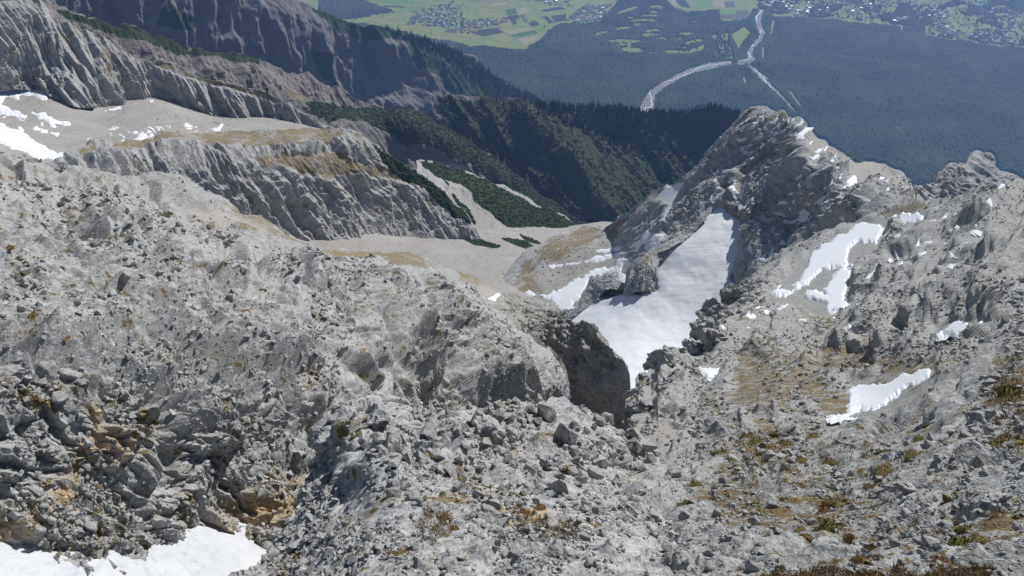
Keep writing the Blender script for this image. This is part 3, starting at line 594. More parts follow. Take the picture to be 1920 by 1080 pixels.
Layer('gully_snow_ground',
    [(-420,985),(380,985),(470,960),(560,920),(640,890)],
    [(-420,1180),(600,1180),(640,1000)],
    [(-420,1000,15.0),(-420,1150,14.0),(-60,985,18.0),(0,1030,17.6),(300,1000,20.2),(430,985,21.4),(540,985,23.3),(540,930,25.8),(640,900,27.5),(-60,1120,16.5),(300,1060,19.2),(300,1110,18.6),(600,1120,20.0),(520,1060,20.4)],
    2.6, M_SNOWG, lambda s: (.16 * fbm(s.P0, 1.6, 4, 9) + .03 * fbm(s.P0, .35, 3, 19), None), back=3, slope=.2, jag=0, smooth_shade=True)
Layer('right_slope_ground',
    [(1150,930),(1168,890),(1178,840),(1186,780),(1196,728),(1210,704),(1217,690),(1222,672),(1235,682),(1262,668),(1298,655),(1308,640),(1330,612),(1350,588),(1372,562),(1390,540),(1420,515),(1450,492),(1485,470),(1520,450),(1560,432),(1600,415),(1650,395),(1720,376),(1800,362),(1860,346),(1900,342),(1990,352),(2420,380)],
    [(1150,1180),(1500,1180),(2420,1180)],
    [(1176,845,45),(1181,800,60),(1190,745,90),(1200,715,112),(1240,685,150),(1308,640,190),(1350,588,228),(1390,540,270),(1450,492,310),(1520,450,330),(1600,415,335),(1650,395,335),(1720,376,310),(1800,362,280),(1900,342,250),(1990,352,240),
     (1250,850,34),(1230,880,25),(1215,900,21),(1300,800,55),(1300,720,100),(1400,650,145),(1400,760,64),(1500,560,210),(1500,700,84),(1600,640,110),(1600,740,58),(1700,480,215),(1700,600,105),(1800,450,190),(1900,420,160),(1900,500,98),(1900,600,52),(1900,700,29),(1990,700,26),(1800,800,19),(1900,900,10.5),(1990,900,10),(1600,850,22),(1600,950,12),(1400,850,26),(1400,950,12.3),(1280,950,12.2),(1280,1080,6.6),(1600,1080,6.9),(1990,1080,6.2),(2420,1100,6.0),(2420,900,8),(2420,700,15),(2420,500,40),(2420,380,80),(1150,1100,8),(1170,950,17),(1150,900,30)],
    1.85, M_RIGHT, d_rubble(.8, ((3.5, .7), (1.3, .28), (.5, .11), (.2, .04), (.08, .014)), squash=(1, 1, 1.5), rb=lambda s: smooth(40, 120, s.r) * (2.3 * ribs(s, 55, 44, 6, 36) + .9 * ribs(s, 56, 15, 5, 38))),
    regions=[('grass', [(1350,690),(1500,660),(1640,660),(1700,700),(1600,740),(1560,800),(1450,800),(1350,760)], 55, 70), ('grass', [(1360,830),(1500,815),(1640,830),(1560,870),(1420,880)], 30, 50),
             ('grass', [(1300,930),(1500,900),(1640,960),(1560,1020),(1400,1010)], 35, 50), ('grass', [(1380,1070),(1500,1055),(1700,1060),(1860,1060),(1860,1110),(1380,1110)], 10, 14), ('grass', [(1840,700),(1920,690),(1920,850),(1860,860)], 20, 40),
             ('calm', [(1530,800),(1590,710),(1760,680),(1765,730),(1665,780)], 10, 6), ('calm', [(1425,565),(1480,500),(1530,465),(1660,408),(1672,440),(1610,520),(1570,600),(1530,592)], 8, 6),
             ('grass', [(1640,400),(1720,380),(1740,390),(1660,412)], 4, 5), ('scree', [(1184,800),(1260,790),(1290,830),(1230,880),(1200,870)], 6, 5)],
    back=40, slope=.5, jag=3, ystep=.85)
Layer('rocky_spur_ground',
    [(400,1120),(430,1082),(480,1062),(525,1010),(545,975),(570,930),(584,890),(596,840),(604,800),(615,772),(640,764),(680,752),(720,762),(760,756),(800,766),(850,752),(905,762),(950,758),(1000,760),(1040,746),(1075,752),(1100,765),(1130,778),(1150,800),(1185,820),(1210,835),(1226,856),(1260,880),(1300,925),(1330,960)],
    [(400,1180),(600,1180),(1000,1180),(1330,1180)],
    [(400,1120,9.5),(430,1082,10.6),(525,1010,12.8),(570,930,14.5),(596,840,16.5),(615,772,17.2),(680,755,17),(800,765,16.5),(950,758,17),(1040,748,18),(1130,778,18.5),(1210,835,18),(1226,856,17.4),(1300,925,14.2),(1330,960,12.8),
     (640,790,15.3),(690,800,14),(650,870,12.6),(640,940,11.3),(690,900,10.6),(580,1040,9.6),(620,1000,9.4),(800,810,13.2),(850,800,13.4),(880,860,11.6),(960,860,12.4),(800,880,10.6),(1000,830,13.7),(1100,830,14.4),(1100,900,11.8),(950,900,10.7),(900,960,8.7),(750,960,8.6),(1150,950,10.2),(900,1080,6.4),(650,1080,7.3),(540,1100,8.6),(1200,1080,6.7),(1330,1120,6.3),(1300,1000,10.6),(1330,1060,8.6)],
    1.75, M_NEAR, d_rubble(.4, ((1.5, .3), (.6, .12), (.25, .07), (.1, .025), (.045, .01)), squash=(1, 1, 1.2)),
    regions=[('stain', [(930,960),(980,950),(1040,955),(1050,970),(960,985)], 4, 5)],
    back=9, slope=.8, jag=3, ystep=.9)
print('near', time.time() - T0)
# ---- what is seen first along each line of sight (range buffer, to place things only where they show)
ZW, ZH = 480, 270
zb = np.full((ZH, ZW), 1e9)
def project(P):
    y = P[:, 1] * CP - P[:, 2] * SP; u = P[:, 1] * SP + P[:, 2] * CP
    y = np.maximum(y, .1)
    return 960 + F * P[:, 0] / y, 540 - F * u / y
for s_ in LAYERS.values():
    X, Y = project(s_.P); r_ = np.linalg.norm(s_.P, axis=1)
    ix = (X / 4).astype(int); iy = (Y / 4).astype(int); ok = (ix >= 0) & (ix < ZW) & (iy >= 0) & (iy < ZH)
    np.minimum.at(zb, (iy[ok], ix[ok]), r_[ok])
def seen(P, tol=.05):
    X, Y = project(P); r_ = np.linalg.norm(P, axis=1)
    ix = (X / 4).astype(int); iy = (Y / 4).astype(int); ok = (ix >= 0) & (ix < ZW) & (iy >= 0) & (iy < ZH)
    out = np.zeros(len(P), bool); out[ok] = r_[ok] < zb[iy[ok], ix[ok]] * (1 + tol)
    return out
# ------------------------------------------------------------------ snow
snow_no = 0
SNOWPOLY = []
def snow_patch(hosts, poly, thick, label=None, feather=5, step=1.8, rag=5, mat=None, name='snow_patch', group=None, relief=0.0, cat='snow'):
    a = np.array(poly, float); x0, y0 = a.min(0) - 14; x1, y1 = a.max(0) + 14
    PX, PY = np.meshgrid(np.arange(x0, x1, step), np.arange(y0, y1, step)); sh = PX.shape
    px, py = PX.ravel(), PY.ravel()
    hs = [LAYERS[h] for h in hosts]
    rs = np.stack([h.tps(px, py) for h in hs]); r = rs.min(0)
    P = rays(px, py) * r[:, None]
    G = P.reshape(*sh, 3)
    N = np.cross(np.gradient(G, axis=1), np.gradient(G, axis=0)).reshape(-1, 3); N /= np.linalg.norm(N, axis=1, keepdims=True) + 1e-12
    N[N[:, 2] < 0] *= -1
    N = N * .5 + np.array([0, 0, .5])
    q = np.stack([px, py, px * 0], -1)
    sdv = poly_sd(px, py, poly) + rag * fbm(q, 34, 5, 55, gain=.65)
    tt = thick * (smooth(-feather, feather * 2.5, sdv) - .32) * r / F
    if relief: tt = tt + relief * fbm(P, 26, 4, 91) * smooth(0, 20, sdv)
    V = P + N * tt[:, None]
    keep = (sdv > -feather * 1.2).reshape(sh)
    i = np.arange(len(px)).reshape(sh)
    fk = keep[:-1, :-1] & keep[1:, 1:] & keep[:-1, 1:] & keep[1:, :-1]
    Q = np.stack([i[:-1, :-1], i[1:, :-1], i[1:, 1:], i[:-1, 1:]], -1)[fk]
    if not len(Q): return
    used = np.unique(Q); re = np.full(len(px), -1); re[used] = np.arange(len(used))
    cen = V[used].mean(0)
    me = mesh_np(name, V[used] - cen, re[Q], True)
    o = link(name, me, mat or M_SNOW); o.location = cen
    SNOWPOLY.append(poly)
    if label:
        o['label'] = label; o['category'] = cat
        if group: o['group'] = group
    else: o['kind'] = 'structure'
    return o
for sp in SNOW: snow_patch(**sp)
def flecks(host, poly, n, ang, seed, lo=3, hi=11):
    r_ = np.random.default_rng(seed); a = np.array(poly, float); V, Q, base, c = [], [], 0, 0
    L = LAYERS[host]; m0 = L.nb * L.shape[1]; fx, fy = L.px[m0:], L.py[m0:]
    while c < n:
        x, y = r_.uniform(a.min(0), a.max(0))
        if poly_sd(np.array([x]), np.array([y]), poly)[0] < 0: continue
        if fbm(np.array([[x, y, 0.]]), 60, 2, 87)[0] < -.05 and r_.random() < .8: continue
        c += 1; ln, wd = r_.uniform(lo, hi), r_.uniform(1.3, 3.2); t = R(ang + r_.normal(0, 16)); k = 9; th = np.arange(k) / k * 2 * math.pi
        rad = 1 + .35 * r_.normal(size=k); ex, ey = ln * np.cos(th) * rad, wd * np.sin(th) * rad
        X, Y = x + ex * math.cos(t) - ey * math.sin(t), y + ex * math.sin(t) + ey * math.cos(t)
        ii = [int(np.argmin((fx - u) ** 2 + (fy - v) ** 2)) + m0 for u, v in zip(np.append(X, x), np.append(Y, y))]
        rim = L.P[ii[:-1]]; top = L.P[ii[-1]] + L.N[ii[-1]] * .9 * L.r[ii[-1]] / F + np.array([0, 0, .3]) * L.r[ii[-1]] / F
        mid = rim * .5 + top * .5 + np.array([0, 0, .25]) * L.r[ii[-1]] / F
        V += [rim, mid, top[None]]
        for j in range(k):
            j2 = (j + 1) % k; Q += [(base + j, base + j2, base + k + j2), (base + j, base + k + j2, base + k + j), (base + k + j, base + k + j2, base + 2 * k)]
        base += 2 * k + 1
    link('scattered_snow', mesh_np('scattered_snow', np.concatenate(V), np.array(Q), True), M_SNOW, kind='stuff')
flecks('right_peak_mountain', [(1420,215),(1500,226),(1600,320),(1700,360),(1640,400),(1540,440),(1450,500),(1400,480),(1400,400),(1330,380),(1330,300)], 190, -42, 5)
flecks('right_slope_ground', [(1520,470),(1720,385),(1900,350),(1920,470),(1700,520),(1560,600),(1380,640),(1330,640)], 100, -30, 6, 3, 11)
flecks('scree_bowl_ground', [(0,200),(150,230),(400,240),(420,250),(200,275),(90,260),(0,230)], 40, 14, 7, 3, 9)
print('snow', time.time() - T0)
# ---- rock pinnacles standing out of the snow
def pinnacle(name, top, bot, ctrl, label, rb):
    L = Layer(name, top, bot, ctrl, 1.2, M_PEAK, d_rock(12, 1.0, cl=((3.5, .7), (1.5, .35)), rb=rb), back=6, slope=1.0, jag=3)
    del L.obj['kind']; L.obj['label'] = label; L.obj['category'] = 'rock'
pinnacle('rock_pinnacle', [(1168,556),(1172,535),(1178,503),(1186,492),(1198,480),(1212,470),(1228,466),(1240,470),(1252,474)], [(1168,560),(1190,548),(1226,546),(1236,492),(1252,478)],
    [(1168,556,411),(1198,480,416),(1240,470,421),(1190,548,406),(1226,546,407),(1210,510,410),(1180,520,411)], 'dark rock pinnacle with a steep shaded face in the snowfield', ((10, 14, 4, 1.2),))
pinnacle('rock_fin', [(1050,590),(1066,580),(1085,562),(1100,537),(1108,517),(1122,510),(1138,513),(1160,530),(1176,545)], [(1050,598),(1080,590),(1110,566),(1140,540),(1176,552)],
    [(1050,590,417),(1100,537,424),(1122,510,428),(1176,545,414),(1080,590,413),(1110,566,416),(1140,540,417)], 'low jagged rock fin on the left edge of the snowfield', ((40, 12, 4, .9),))
pinnacle('rock_spur', [(1222,474),(1240,460),(1262,446),(1290,425),(1310,408),(1330,396)], [(1222,480),(1250,468),(1280,452),(1305,432),(1330,402)],
    [(1222,474,420),(1262,446,429),(1310,408,438),(1330,396,441),(1250,468,419),(1305,432,432)], 'dark rock rib along the left side of the snowfield', ((48, 10, 4, .8),))

# ------------------------------------------------------------------ valley floor
VZ = -1700.0
def zpt(poly, dz): return on_z(np.array(poly, float)[:, 0], np.array(poly, float)[:, 1], VZ + dz)
def sheet(name, poly, dz, mat):
    V = zpt(poly, dz); me = bpy.data.meshes.new(name); me.from_pydata([tuple(v) for v in V], [], [tuple(range(len(V)))]); me.update()
    return link(name, me, mat, kind='structure')
def strip(name, line, width, dz, mat, wob=0):
    a = zpt(line, dz); n = max(2, int(sum(np.linalg.norm(np.diff(a, axis=0), axis=1)) / 25))
    t = np.concatenate([[0], np.cumsum(np.linalg.norm(np.diff(a, axis=0), axis=1))]); u = np.linspace(0, t[-1], n)
    c = np.stack([np.interp(u, t, a[:, k]) for k in range(3)], -1)
    if wob: c[:, 0] += wob * fbm(np.stack([u, u * 0, u * 0], -1), 130, 4, 5); c[:, 1] += wob * fbm(np.stack([u, u * 0 + 9, u * 0], -1), 130, 4, 6)
    d = np.gradient(c, axis=0); d /= np.linalg.norm(d, axis=1, keepdims=True) + 1e-9
    nn = np.stack([-d[:, 1], d[:, 0], d[:, 2] * 0], -1)
    ww = np.asarray(width if np.ndim(width) == 0 else np.interp(u / t[-1], np.linspace(0, 1, len(width)), width)) * (1 + (.35 * fbm(np.stack([u, u * 0, u * 0 + 3], -1), 60, 3, 8) if wob else 0))
    ww = (np.zeros(n) + ww)[:, None] / 2
    V = np.concatenate([c + nn * ww, c - nn * ww]); i = np.arange(n - 1)
    return link(name, mesh_np(name, V, np.stack([i, i + 1, i + 1 + n, i + n], -1)), mat, kind='structure')
PX, PY = np.meshgrid(np.arange(-80, 2010, 8.0), np.arange(-75, 480, 8.0))
V = on_z(PX.ravel(), PY.ravel(), VZ)
nr, nc = PX.shape; i = np.arange(nr * nc).reshape(nr, nc)
M_MEADOW = plain('meadow', (0.185, 0.225, 0.05), (0.26, 0.275, 0.085), 1/90)
link('valley_ground', mesh_np('valley_ground', V, np.stack([i[:-1, :-1], i[1:, :-1], i[1:, 1:], i[:-1, 1:]], -1).reshape(-1, 4)), M_MEADOW, kind='structure')
M_F = {'plough': plain('ploughed soil', (0.040, 0.034, 0.030), (0.055, 0.046, 0.042), 1/60), 'tan': plain('stubble', (0.30, 0.26, 0.14), (0.34, 0.29, 0.17), 1/60),
       'green': plain('green crop', (0.13, 0.23, 0.04), (0.17, 0.26, 0.05), 1/60), 'deep': plain('deep green crop', (0.06, 0.11, 0.035), (0.08, 0.13, 0.04), 1/60), 'brown': plain('brown soil', (0.10, 0.085, 0.07), (0.13, 0.105, 0.085), 1/60),
       'fair': plain('fairway turf', (0.15, 0.25, 0.045), (0.20, 0.29, 0.06), 1/50)}
FIELDS = [('plough', [(950.5,29.5),(972,28),(973.5,35),(966,36),(969.5,45),(961.5,46.5),(958,39),(952.7,35)]), ('plough', [(990,44),(1003,37.6),(1012.5,46.5),(997.5,50)]), ('brown', [(974.5,28.5),(982,27.5),(991,41.5),(984.5,43.5)]),
 ('plough', [(1018,31.7),(1028,30),(1038,42.7),(1030,43.8)]), ('plough', [(1032,29.5),(1061,26.7),(1062,38.3),(1041,41.6)]), ('plough', [(1013,18.6),(1050,12.7),(1063,16.4),(1024,22)]), ('plough', [(890,63.5),(898,56),(932,52),(944,61),(906,68)]),
 ('brown', [(965.5,72),(1010.6,62),(1011.7,63.2),(969,72.4)]), ('deep', [(956,66),(1002,56.4),(1010,61.3),(963,70)]), ('tan', [(967,73.4),(1010.6,65),(1006,75.5),(985.5,84)]), ('tan', [(947,60),(991,51.4),(999.7,54.7),(956,64.5)]),
 ('plough', [(720.8,10),(759,12),(758,14.2),(718.6,12.7)]), ('brown', [(774,16.4),(785,15),(779,24),(770,23)]), ('plough', [(838,10),(849,0),(853,2),(842,11)]), ('tan', [(968,16.4),(986.6,14),(991,24),(972,27)]), ('deep', [(947,17.5),(966,15.3),(970,26),(951.6,28.4)]),
 ('green', [(1003,27),(1014,25),(1018,38),(1008,36)]), ('green', [(1000,52),(1040,46),(1020,60),(1012,60)]), ('brown', [(838,54),(858,54),(855,62),(834,60)]), ('green', [(700,0),(760,-4),(790,6),(740,9)]), ('green', [(760,14),(800,10),(790,18),(768,22)]), ('tan', [(920,6),(950,4),(948,10),(925,12)]),
 ('green', [(1352,18),(1379,18),(1378,26.5),(1352,26.5)]), ('brown', [(1352,27.5),(1378,27.5),(1377,36.5),(1351,34.4)]), ('brown', [(1380,20),(1404,19),(1400,34),(1379,36.5)]), ('green', [(1298,0),(1334,0),(1336,12.5),(1306,14.6)]), ('tan', [(1336,0),(1357,0),(1358,13),(1338,13.5)]), ('brown', [(1359,3),(1377,3),(1378,13.5),(1360,14.6)]), ('plough', [(1264,0),(1285,0),(1296,15.6),(1277,12.5)]), ('tan', [(1250,-6),(1262,-6),(1274,12),(1262,10)]),
 ('fair', [(1371,64.6),(1396,49),(1407,61.5),(1390,83),(1385,94)]), ('fair', [(1335,64.6),(1364.6,60),(1366.7,83),(1374,94),(1373,109),(1342,108),(1340,83)]), ('tan', [(1757,13),(1784,12),(1780,28.4),(1758,26)]), ('brown', [(1880,6),(1905,4),(1915,20),(1895,22)]), ('tan', [(1570,-4),(1584,-4),(1583,7),(1571,7)]), ('green', [(1820,-10),(1880,-8),(1870,6),(1830,4)]), ('tan', [(1031,76),(1040,69),(1047,73),(1038,77)]),
 ('brown', [(1786,2),(1810,0),(1812,8),(1790,9)]), ('green', [(1455,-14),(1530,-12),(1520,-3),(1460,-5)])]
for k, (c, pl) in enumerate(FIELDS): sheet('field', pl, .5 + .01 * k, M_F[c])
FAIR = [(250,130,460,60,14),(380,185,640,180,8),(490,140,640,140,6),(260,260,400,245,10),(470,315,680,312,8),(530,275,670,270,8),(190,365,500,375,14),(250,400,420,405,10),(300,440,510,455,18),(640,340,730,350,6),(810,305,970,300,8),(880,390,1050,360,14),(700,462,900,470,12),(890,470,1000,450,20),(990,452,1070,412,22),(360,155,420,160,6),(570,110,640,110,7),(60,315,200,280,8),(420,215,500,215,6),(790,350,860,345,5),(820,425,910,425,6),(550,470,640,475,5),(560,60,700,62,8),(930,190,1010,195,4)]
CLEAR = []
for x0, y0, x1, y1, wd in FAIR:
    X0, Y0, X1, Y1, W = 1100 + x0 / 4.8, y0 / 4.8, 1100 + x1 / 4.8, y1 / 4.8, wd / 4.8 * 1.6
    pl = [(X0, Y0), (X0 + (X1 - X0) * .25, Y0 + (Y1 - Y0) * .25 - W * .6), (X0 + (X1 - X0) * .75, Y0 + (Y1 - Y0) * .75 - W * .6), (X1, Y1), (X0 + (X1 - X0) * .8, Y0 + (Y1 - Y0) * .8 + W * .45), (X0 + (X1 - X0) * .2, Y0 + (Y1 - Y0) * .2 + W * .4)]
    sheet('fairway', pl, 1.0, M_F['fair']); CLEAR.append(pl)
M_GRAVEL = plain('river gravel', (0.10, 0.105, 0.085), (0.36, 0.345, 0.325), 1/18, detail=6); M_ROAD = plain('pale road', (0.30, 0.29, 0.27))
M_WATER, nW, pW = newmat('river water'); pW.inputs['Base Color'].default_value = (0.80, 0.82, 0.80, 1); pW.inputs['Roughness'].default_value = .35; pW.inputs['Specular IOR Level'].default_value = .8
BED1 = [(1192,214),(1200,196),(1212,174),(1238,155),(1290,127),(1330,116),(1373,113),(1376,120),(1335,130),(1292,141),(1252,161),(1230,180),(1226,214)]
BED2 = [(1380,122),(1384,112),(1400,109),(1401,96),(1408,84),(1424,66),(1417,50),(1415,32),(1422,14),(1440,4),(1452,-10),(1462,-10),(1446,12),(1432,24),(1428,40),(1436,62),(1428,78),(1414,92),(1413,104),(1420,110),(1408,120),(1395,121)]
BED3 = [(1398,118),(1404,117),(1430,140),(1458,168),(1478,190),(1496,212),(1490,213),(1470,190),(1448,168),(1422,146)]
for b_ in (BED1, BED2, BED3): sheet('riverbed', b_, 1.2, M_GRAVEL); CLEAR.append(b_)
strip('river', [(1194,210),(1215,196),(1217,180),(1222,168),(1245,158),(1290,138),(1322,123),(1372,116),(1400,113),(1414,108),(1405,96),(1408,86),(1428,68),(1420,50),(1418,34),(1428,18),(1444,4),(1456,-8)], (6, 6, 5, 6, 7, 8), 1.6, M_WATER, 22)
strip('stream', [(1400,118),(1425,142),(1455,170),(1474,190),(1493,213)], (5, 7, 6), 1.7, M_WATER, 14)
ROADS = [([(865,42),(865,30),(868,22),(880,12),(895,4),(910,2),(960,3)], 7), ([(932,52),(958,67),(985,84)], 7), ([(955,29),(1000,25),(1019,24)], 6), ([(1000,14),(1020,24),(1040,42)], 7), ([(752,27),(760,16),(795,16),(803,12),(800,5)], 6), ([(890,-4),(905,4),(950,2)], 6), ([(868,44),(910,42),(950,32)], 6), ([(700,-6),(740,6),(770,2),(800,6)], 5), ([(985,14),(1000,4),(1004,-8)], 8),
         ([(1060,42),(1075,24),(1085,8)], 6), ([(1690,-8),(1691,10),(1691,56)], 9), ([(1480,4),(1600,8),(1720,12),(1760,8),(1830,18),(1920,30)], 8), ([(1400,36),(1406,20),(1410,-6)], 6), ([(1280,-6),(1297,16)], 6), ([(1860,-5),(1850,20),(1940,28)], 7), ([(1446,62),(1450,40),(1452,36)], 7), ([(1430,108),(1431,88)], 7), ([(1395,145),(1397,155)], 8), ([(1425,138),(1440,148)], 5), ([(1480,170),(1500,198)], 5)]
for ln, wd in ROADS: strip('road', ln, wd, 2.0, M_ROAD, 2 if wd > 6.5 else 5)
for ln, wd in ROADS[10:11] + ROADS[15:]:
    a_ = np.array(ln, float); CLEAR.append([tuple(p) for p in a_ + (1.6, -1)] + [tuple(p) for p in (a_ + (-1.6, 1))[::-1]])
TOWN = [(1412,-20),(1990,-20),(1990,90),(1860,84),(1790,74),(1738,64),(1738,47),(1690,47),(1560,35),(1500,31),(1450,26),(1422,16)]
# forest canopy: one uncountable mass
FOREST = [(540,-70),(600,-30),(640,-8),(700,4),(738,22),(690,30),(640,38),(720,52),(775,62),(800,72),(845,77),(875,86),(930,88),(985,94),(1004,80),(1020,66),(1035,52),(1055,43),(1110,44),(1145,18),(1160,0),(1190,-6),(1240,-8),(1262,12),(1290,22),(1348,18),(1350,38),(1376,40),(1400,36),(1412,20),(1436,18),(1452,29),(1500,33),(1560,37),(1690,50),(1736,48),(1736,66),(1790,76),(1860,84),(2010,98),(2010,500),(540,500)]
st = 2.1
PX, PY = np.meshgrid(np.arange(600, 1990, st), np.arange(-14, 440, st)); sh = PX.shape
px, py = PX.ravel(), PY.ravel()
V = on_z(px, py, VZ)
q = np.stack([px, py, px * 0], -1)
sdF = poly_sd(px, py, FOREST) + 2.0 * fbm(q, 14, 4, 31)
for c in CLEAR: sdF = np.minimum(sdF, -bbox_sd(px, py - .6, c, 12) + (1.1 if any(c is b_ for b_ in (BED1, BED2, BED3)) else -.9) + .7 * fbm(q, 5, 2, 32))
for c in (FIELDS[30][1],): sdF = np.minimum(sdF, -bbox_sd(px, py, c, 12))
c31 = bbox_sd(px, py, FIELDS[31][1], 12); sdF = np.minimum(sdF, np.where(c31 > 0, 1.0 * fbm(q, 5, 3, 33) - .1, 9))
town = poly_sd(px, py, TOWN); sdF = np.where(town > 0, np.maximum(sdF, 5 * fbm(q * np.array([1, 1.9, 1]), 34, 5, 47, gain=.6) - .6), sdF)
dens = fbm(V, 260, 4, 41)
cell, ed = cellplane(V / np.array([11., 16., 11.]), 43)
hgt = 6 + 2.5 * dens + 30 * np.maximum(fbm(V * np.array([1, 1.8, 1]), 520, 4, 49, gain=.5) + .35, 0) * smooth(2, 16, sdF) + 5 * cell * smooth(0, 9, sdF) + 3.0 * smooth(0, .5, ed)
hgt = np.where(sdF > 0, hgt, -3)
far_fade = fbm(V, 700, 4, 44)
V = V + np.stack([0 * hgt, 0 * hgt, hgt], -1)
i = np.arange(len(px)).reshape(sh); kp = ((sdF > -1.8) & (zb[np.clip((py / 4).astype(int), 0, ZH - 1), np.clip((px / 4).astype(int), 0, ZW - 1)] > 2000)).reshape(sh)
fk = kp[:-1, :-1] | kp[1:, 1:]
Q = np.stack([i[:-1, :-1], i[1:, :-1], i[1:, 1:], i[:-1, 1:]], -1)[fk]
used = np.unique(Q); re = np.full(len(px), -1); re[used] = np.arange(len(used))
m, n, p = newmat('forest canopy'); b = NB(n)
c = b.mix(b.ramp(b.noise(1/9., 3, .7), .35, .68), (0.013, 0.021, 0.011), (0.044, 0.057, 0.026))
c = b.mix(b.math('MULTIPLY', b.ramp(b.noise(1/420., 6, .65), .42, .66), .8), c, (0.070, 0.078, 0.040))
c = b.mix(b.math('MULTIPLY', b.ramp(b.noise(1/22., 3, .7), .64, .72), .6), c, (0.13, 0.085, 0.035))
n.links.new(c, p.inputs['Base Color']); p.inputs['Roughness'].default_value = .95; p.inputs['Specular IOR Level'].default_value = .1
link('forest', mesh_np('forest', V[used], re[Q]), m, kind='stuff')
print('valley', time.time() - T0)

# ------------------------------------------------------------------ houses of the villages
M_WALL = plain('white render', (0.78, 0.75, 0.70)); M_ROOFS = [plain('roof brown', (0.16, 0.10, 0.075)), plain('roof grey', (0.22, 0.21, 0.21)), plain('roof red', (0.27, 0.12, 0.08)), plain('roof metal', (0.55, 0.56, 0.58), rough=.35, spec=.6)]
def house_geo(a, b_, h, g, over=.8):
    V = [(-a,-b_,0),(a,-b_,0),(a,b_,0),(-a,b_,0),(-a,-b_,h),(a,-b_,h),(a,b_,h),(-a,b_,h),(-a,0,h+g),(a,0,h+g),
         (-a-over,-b_-over,h-.3),(a+over,-b_-over,h-.3),(a+over,0,h+g+.3),(-a-over,0,h+g+.3),(-a-over,b_+over,h-.3),(a+over,b_+over,h-.3)]
    W = [(0,1,5,4),(2,3,7,6),(3,0,4,7),(1,2,6,5),(4,8,7,7),(5,6,9,9)]; Rf = [(10,11,12,13),(13,12,15,14)]
    return V, W, Rf
def house_mesh(k):
    a, b_, h, g = [(6,4.5,5.5,2.6),(8,5.5,6,3),(5,5,6.5,2.4),(9,6,8,3.2),(12,7,6,2.6),(7,6,5,2.2)][k % 6]
    V, W, Rf = house_geo(a, b_, h, g); me = bpy.data.meshes.new('house')
    me.from_pydata(V, [], [tuple(dict.fromkeys(f)) for f in W] + Rf)
    me.materials.append(M_WALL); me.materials.append(M_ROOFS[k % 4])
    for f in me.polygons[6:]: f.material_index = 1
    me.update(); return me
HM = [house_mesh(k) for k in range(12)]
VILL = [('houses of the village in the meadows', 'small pale house of the village among the green fields', [(800,15),(820,8),(865,12),(866,25),(872,40),(950,30),(952,40),(925,50),(900,55),(890,62),(868,62),(860,52),(800,50),(762,46),(775,30)], 150),
        ('houses of the white hamlet at the forest edge', 'small bright house of the dense white hamlet at the forest edge', [(1062,42),(1080,20),(1100,10),(1145,10),(1138,30),(1125,43),(1108,46)], 120),
        ('houses along the upper road', 'small pale house by the upper road beyond the fields', [(985,0),(1010,-8),(1065,-6),(1075,12),(1030,10)], 30),
        ('houses of the big town', 'small pale house of the big town behind the dark forest', [(1412,-6),(1520,-20),(1990,-20),(1990,88),(1860,82),(1790,72),(1740,62),(1740,46),(1690,46),(1560,34),(1500,30),(1450,25),(1425,16)], 900)]
def rand_in(poly, n, mind=0):
    a = np.array(poly, float); out = np.zeros((0, 2))
    while len(out) < n:
        c = rng.uniform(a.min(0), a.max(0), (n * 4, 2)); c = c[poly_sd(c[:, 0], c[:, 1], poly) > 0]; out = np.concatenate([out, c])
    return out[:n]
hs = []
for g, lb, pl, n in VILL:
    pts = rand_in(pl, n)
    if n > 400:
        dn = fbm(np.stack([pts[:, 0], pts[:, 1] * 1.6, pts[:, 0] * 0], -1), 60, 3, 61); pts = pts[dn > -.12]
    P = on_z(pts[:, 0], pts[:, 1], VZ + .6)
    for (x, y), p_ in zip(pts, P):
        inside = 0 <= x <= 1920 and 0 <= y
        hs.append((not inside, np.linalg.norm(p_), g, lb, p_))
hs.sort(key=lambda t: (t[0], t[1]))
bV, bF, bM = [], [], []
for k, (o_, r_, g, lb, p_) in enumerate(hs):
    me = HM[int(rng.integers(12))]; rz = rng.normal(.15, .25) + (math.pi / 2 if rng.random() < .4 else 0); sc_ = rng.uniform(1.15, 1.75)
    if k < 300:
        o = link('house', me, None, label=lb, category='house', group=g); o.location = p_; o.rotation_euler.z = rz; o.scale = (sc_,) * 3
    else:
        cz, sz = math.cos(rz), math.sin(rz); base = len(bV)
        for v in me.vertices:
            x, y, z = v.co * sc_; bV.append((p_[0] + x * cz - y * sz, p_[1] + x * sz + y * cz, p_[2] + z))
        for f in me.polygons: bF.append(tuple(base + q_ for q_ in f.vertices)); bM.append(f.material_index * (1 + M_ROOFS.index(me.materials[1])))
me = bpy.data.meshes.new('house'); me.from_pydata(bV, [], bF); me.materials.append(M_WALL); [me.materials.append(r_) for r_ in M_ROOFS]
me.polygons.foreach_set('material_index', bM); me.update(); link('distant_houses', me, None, kind='stuff')
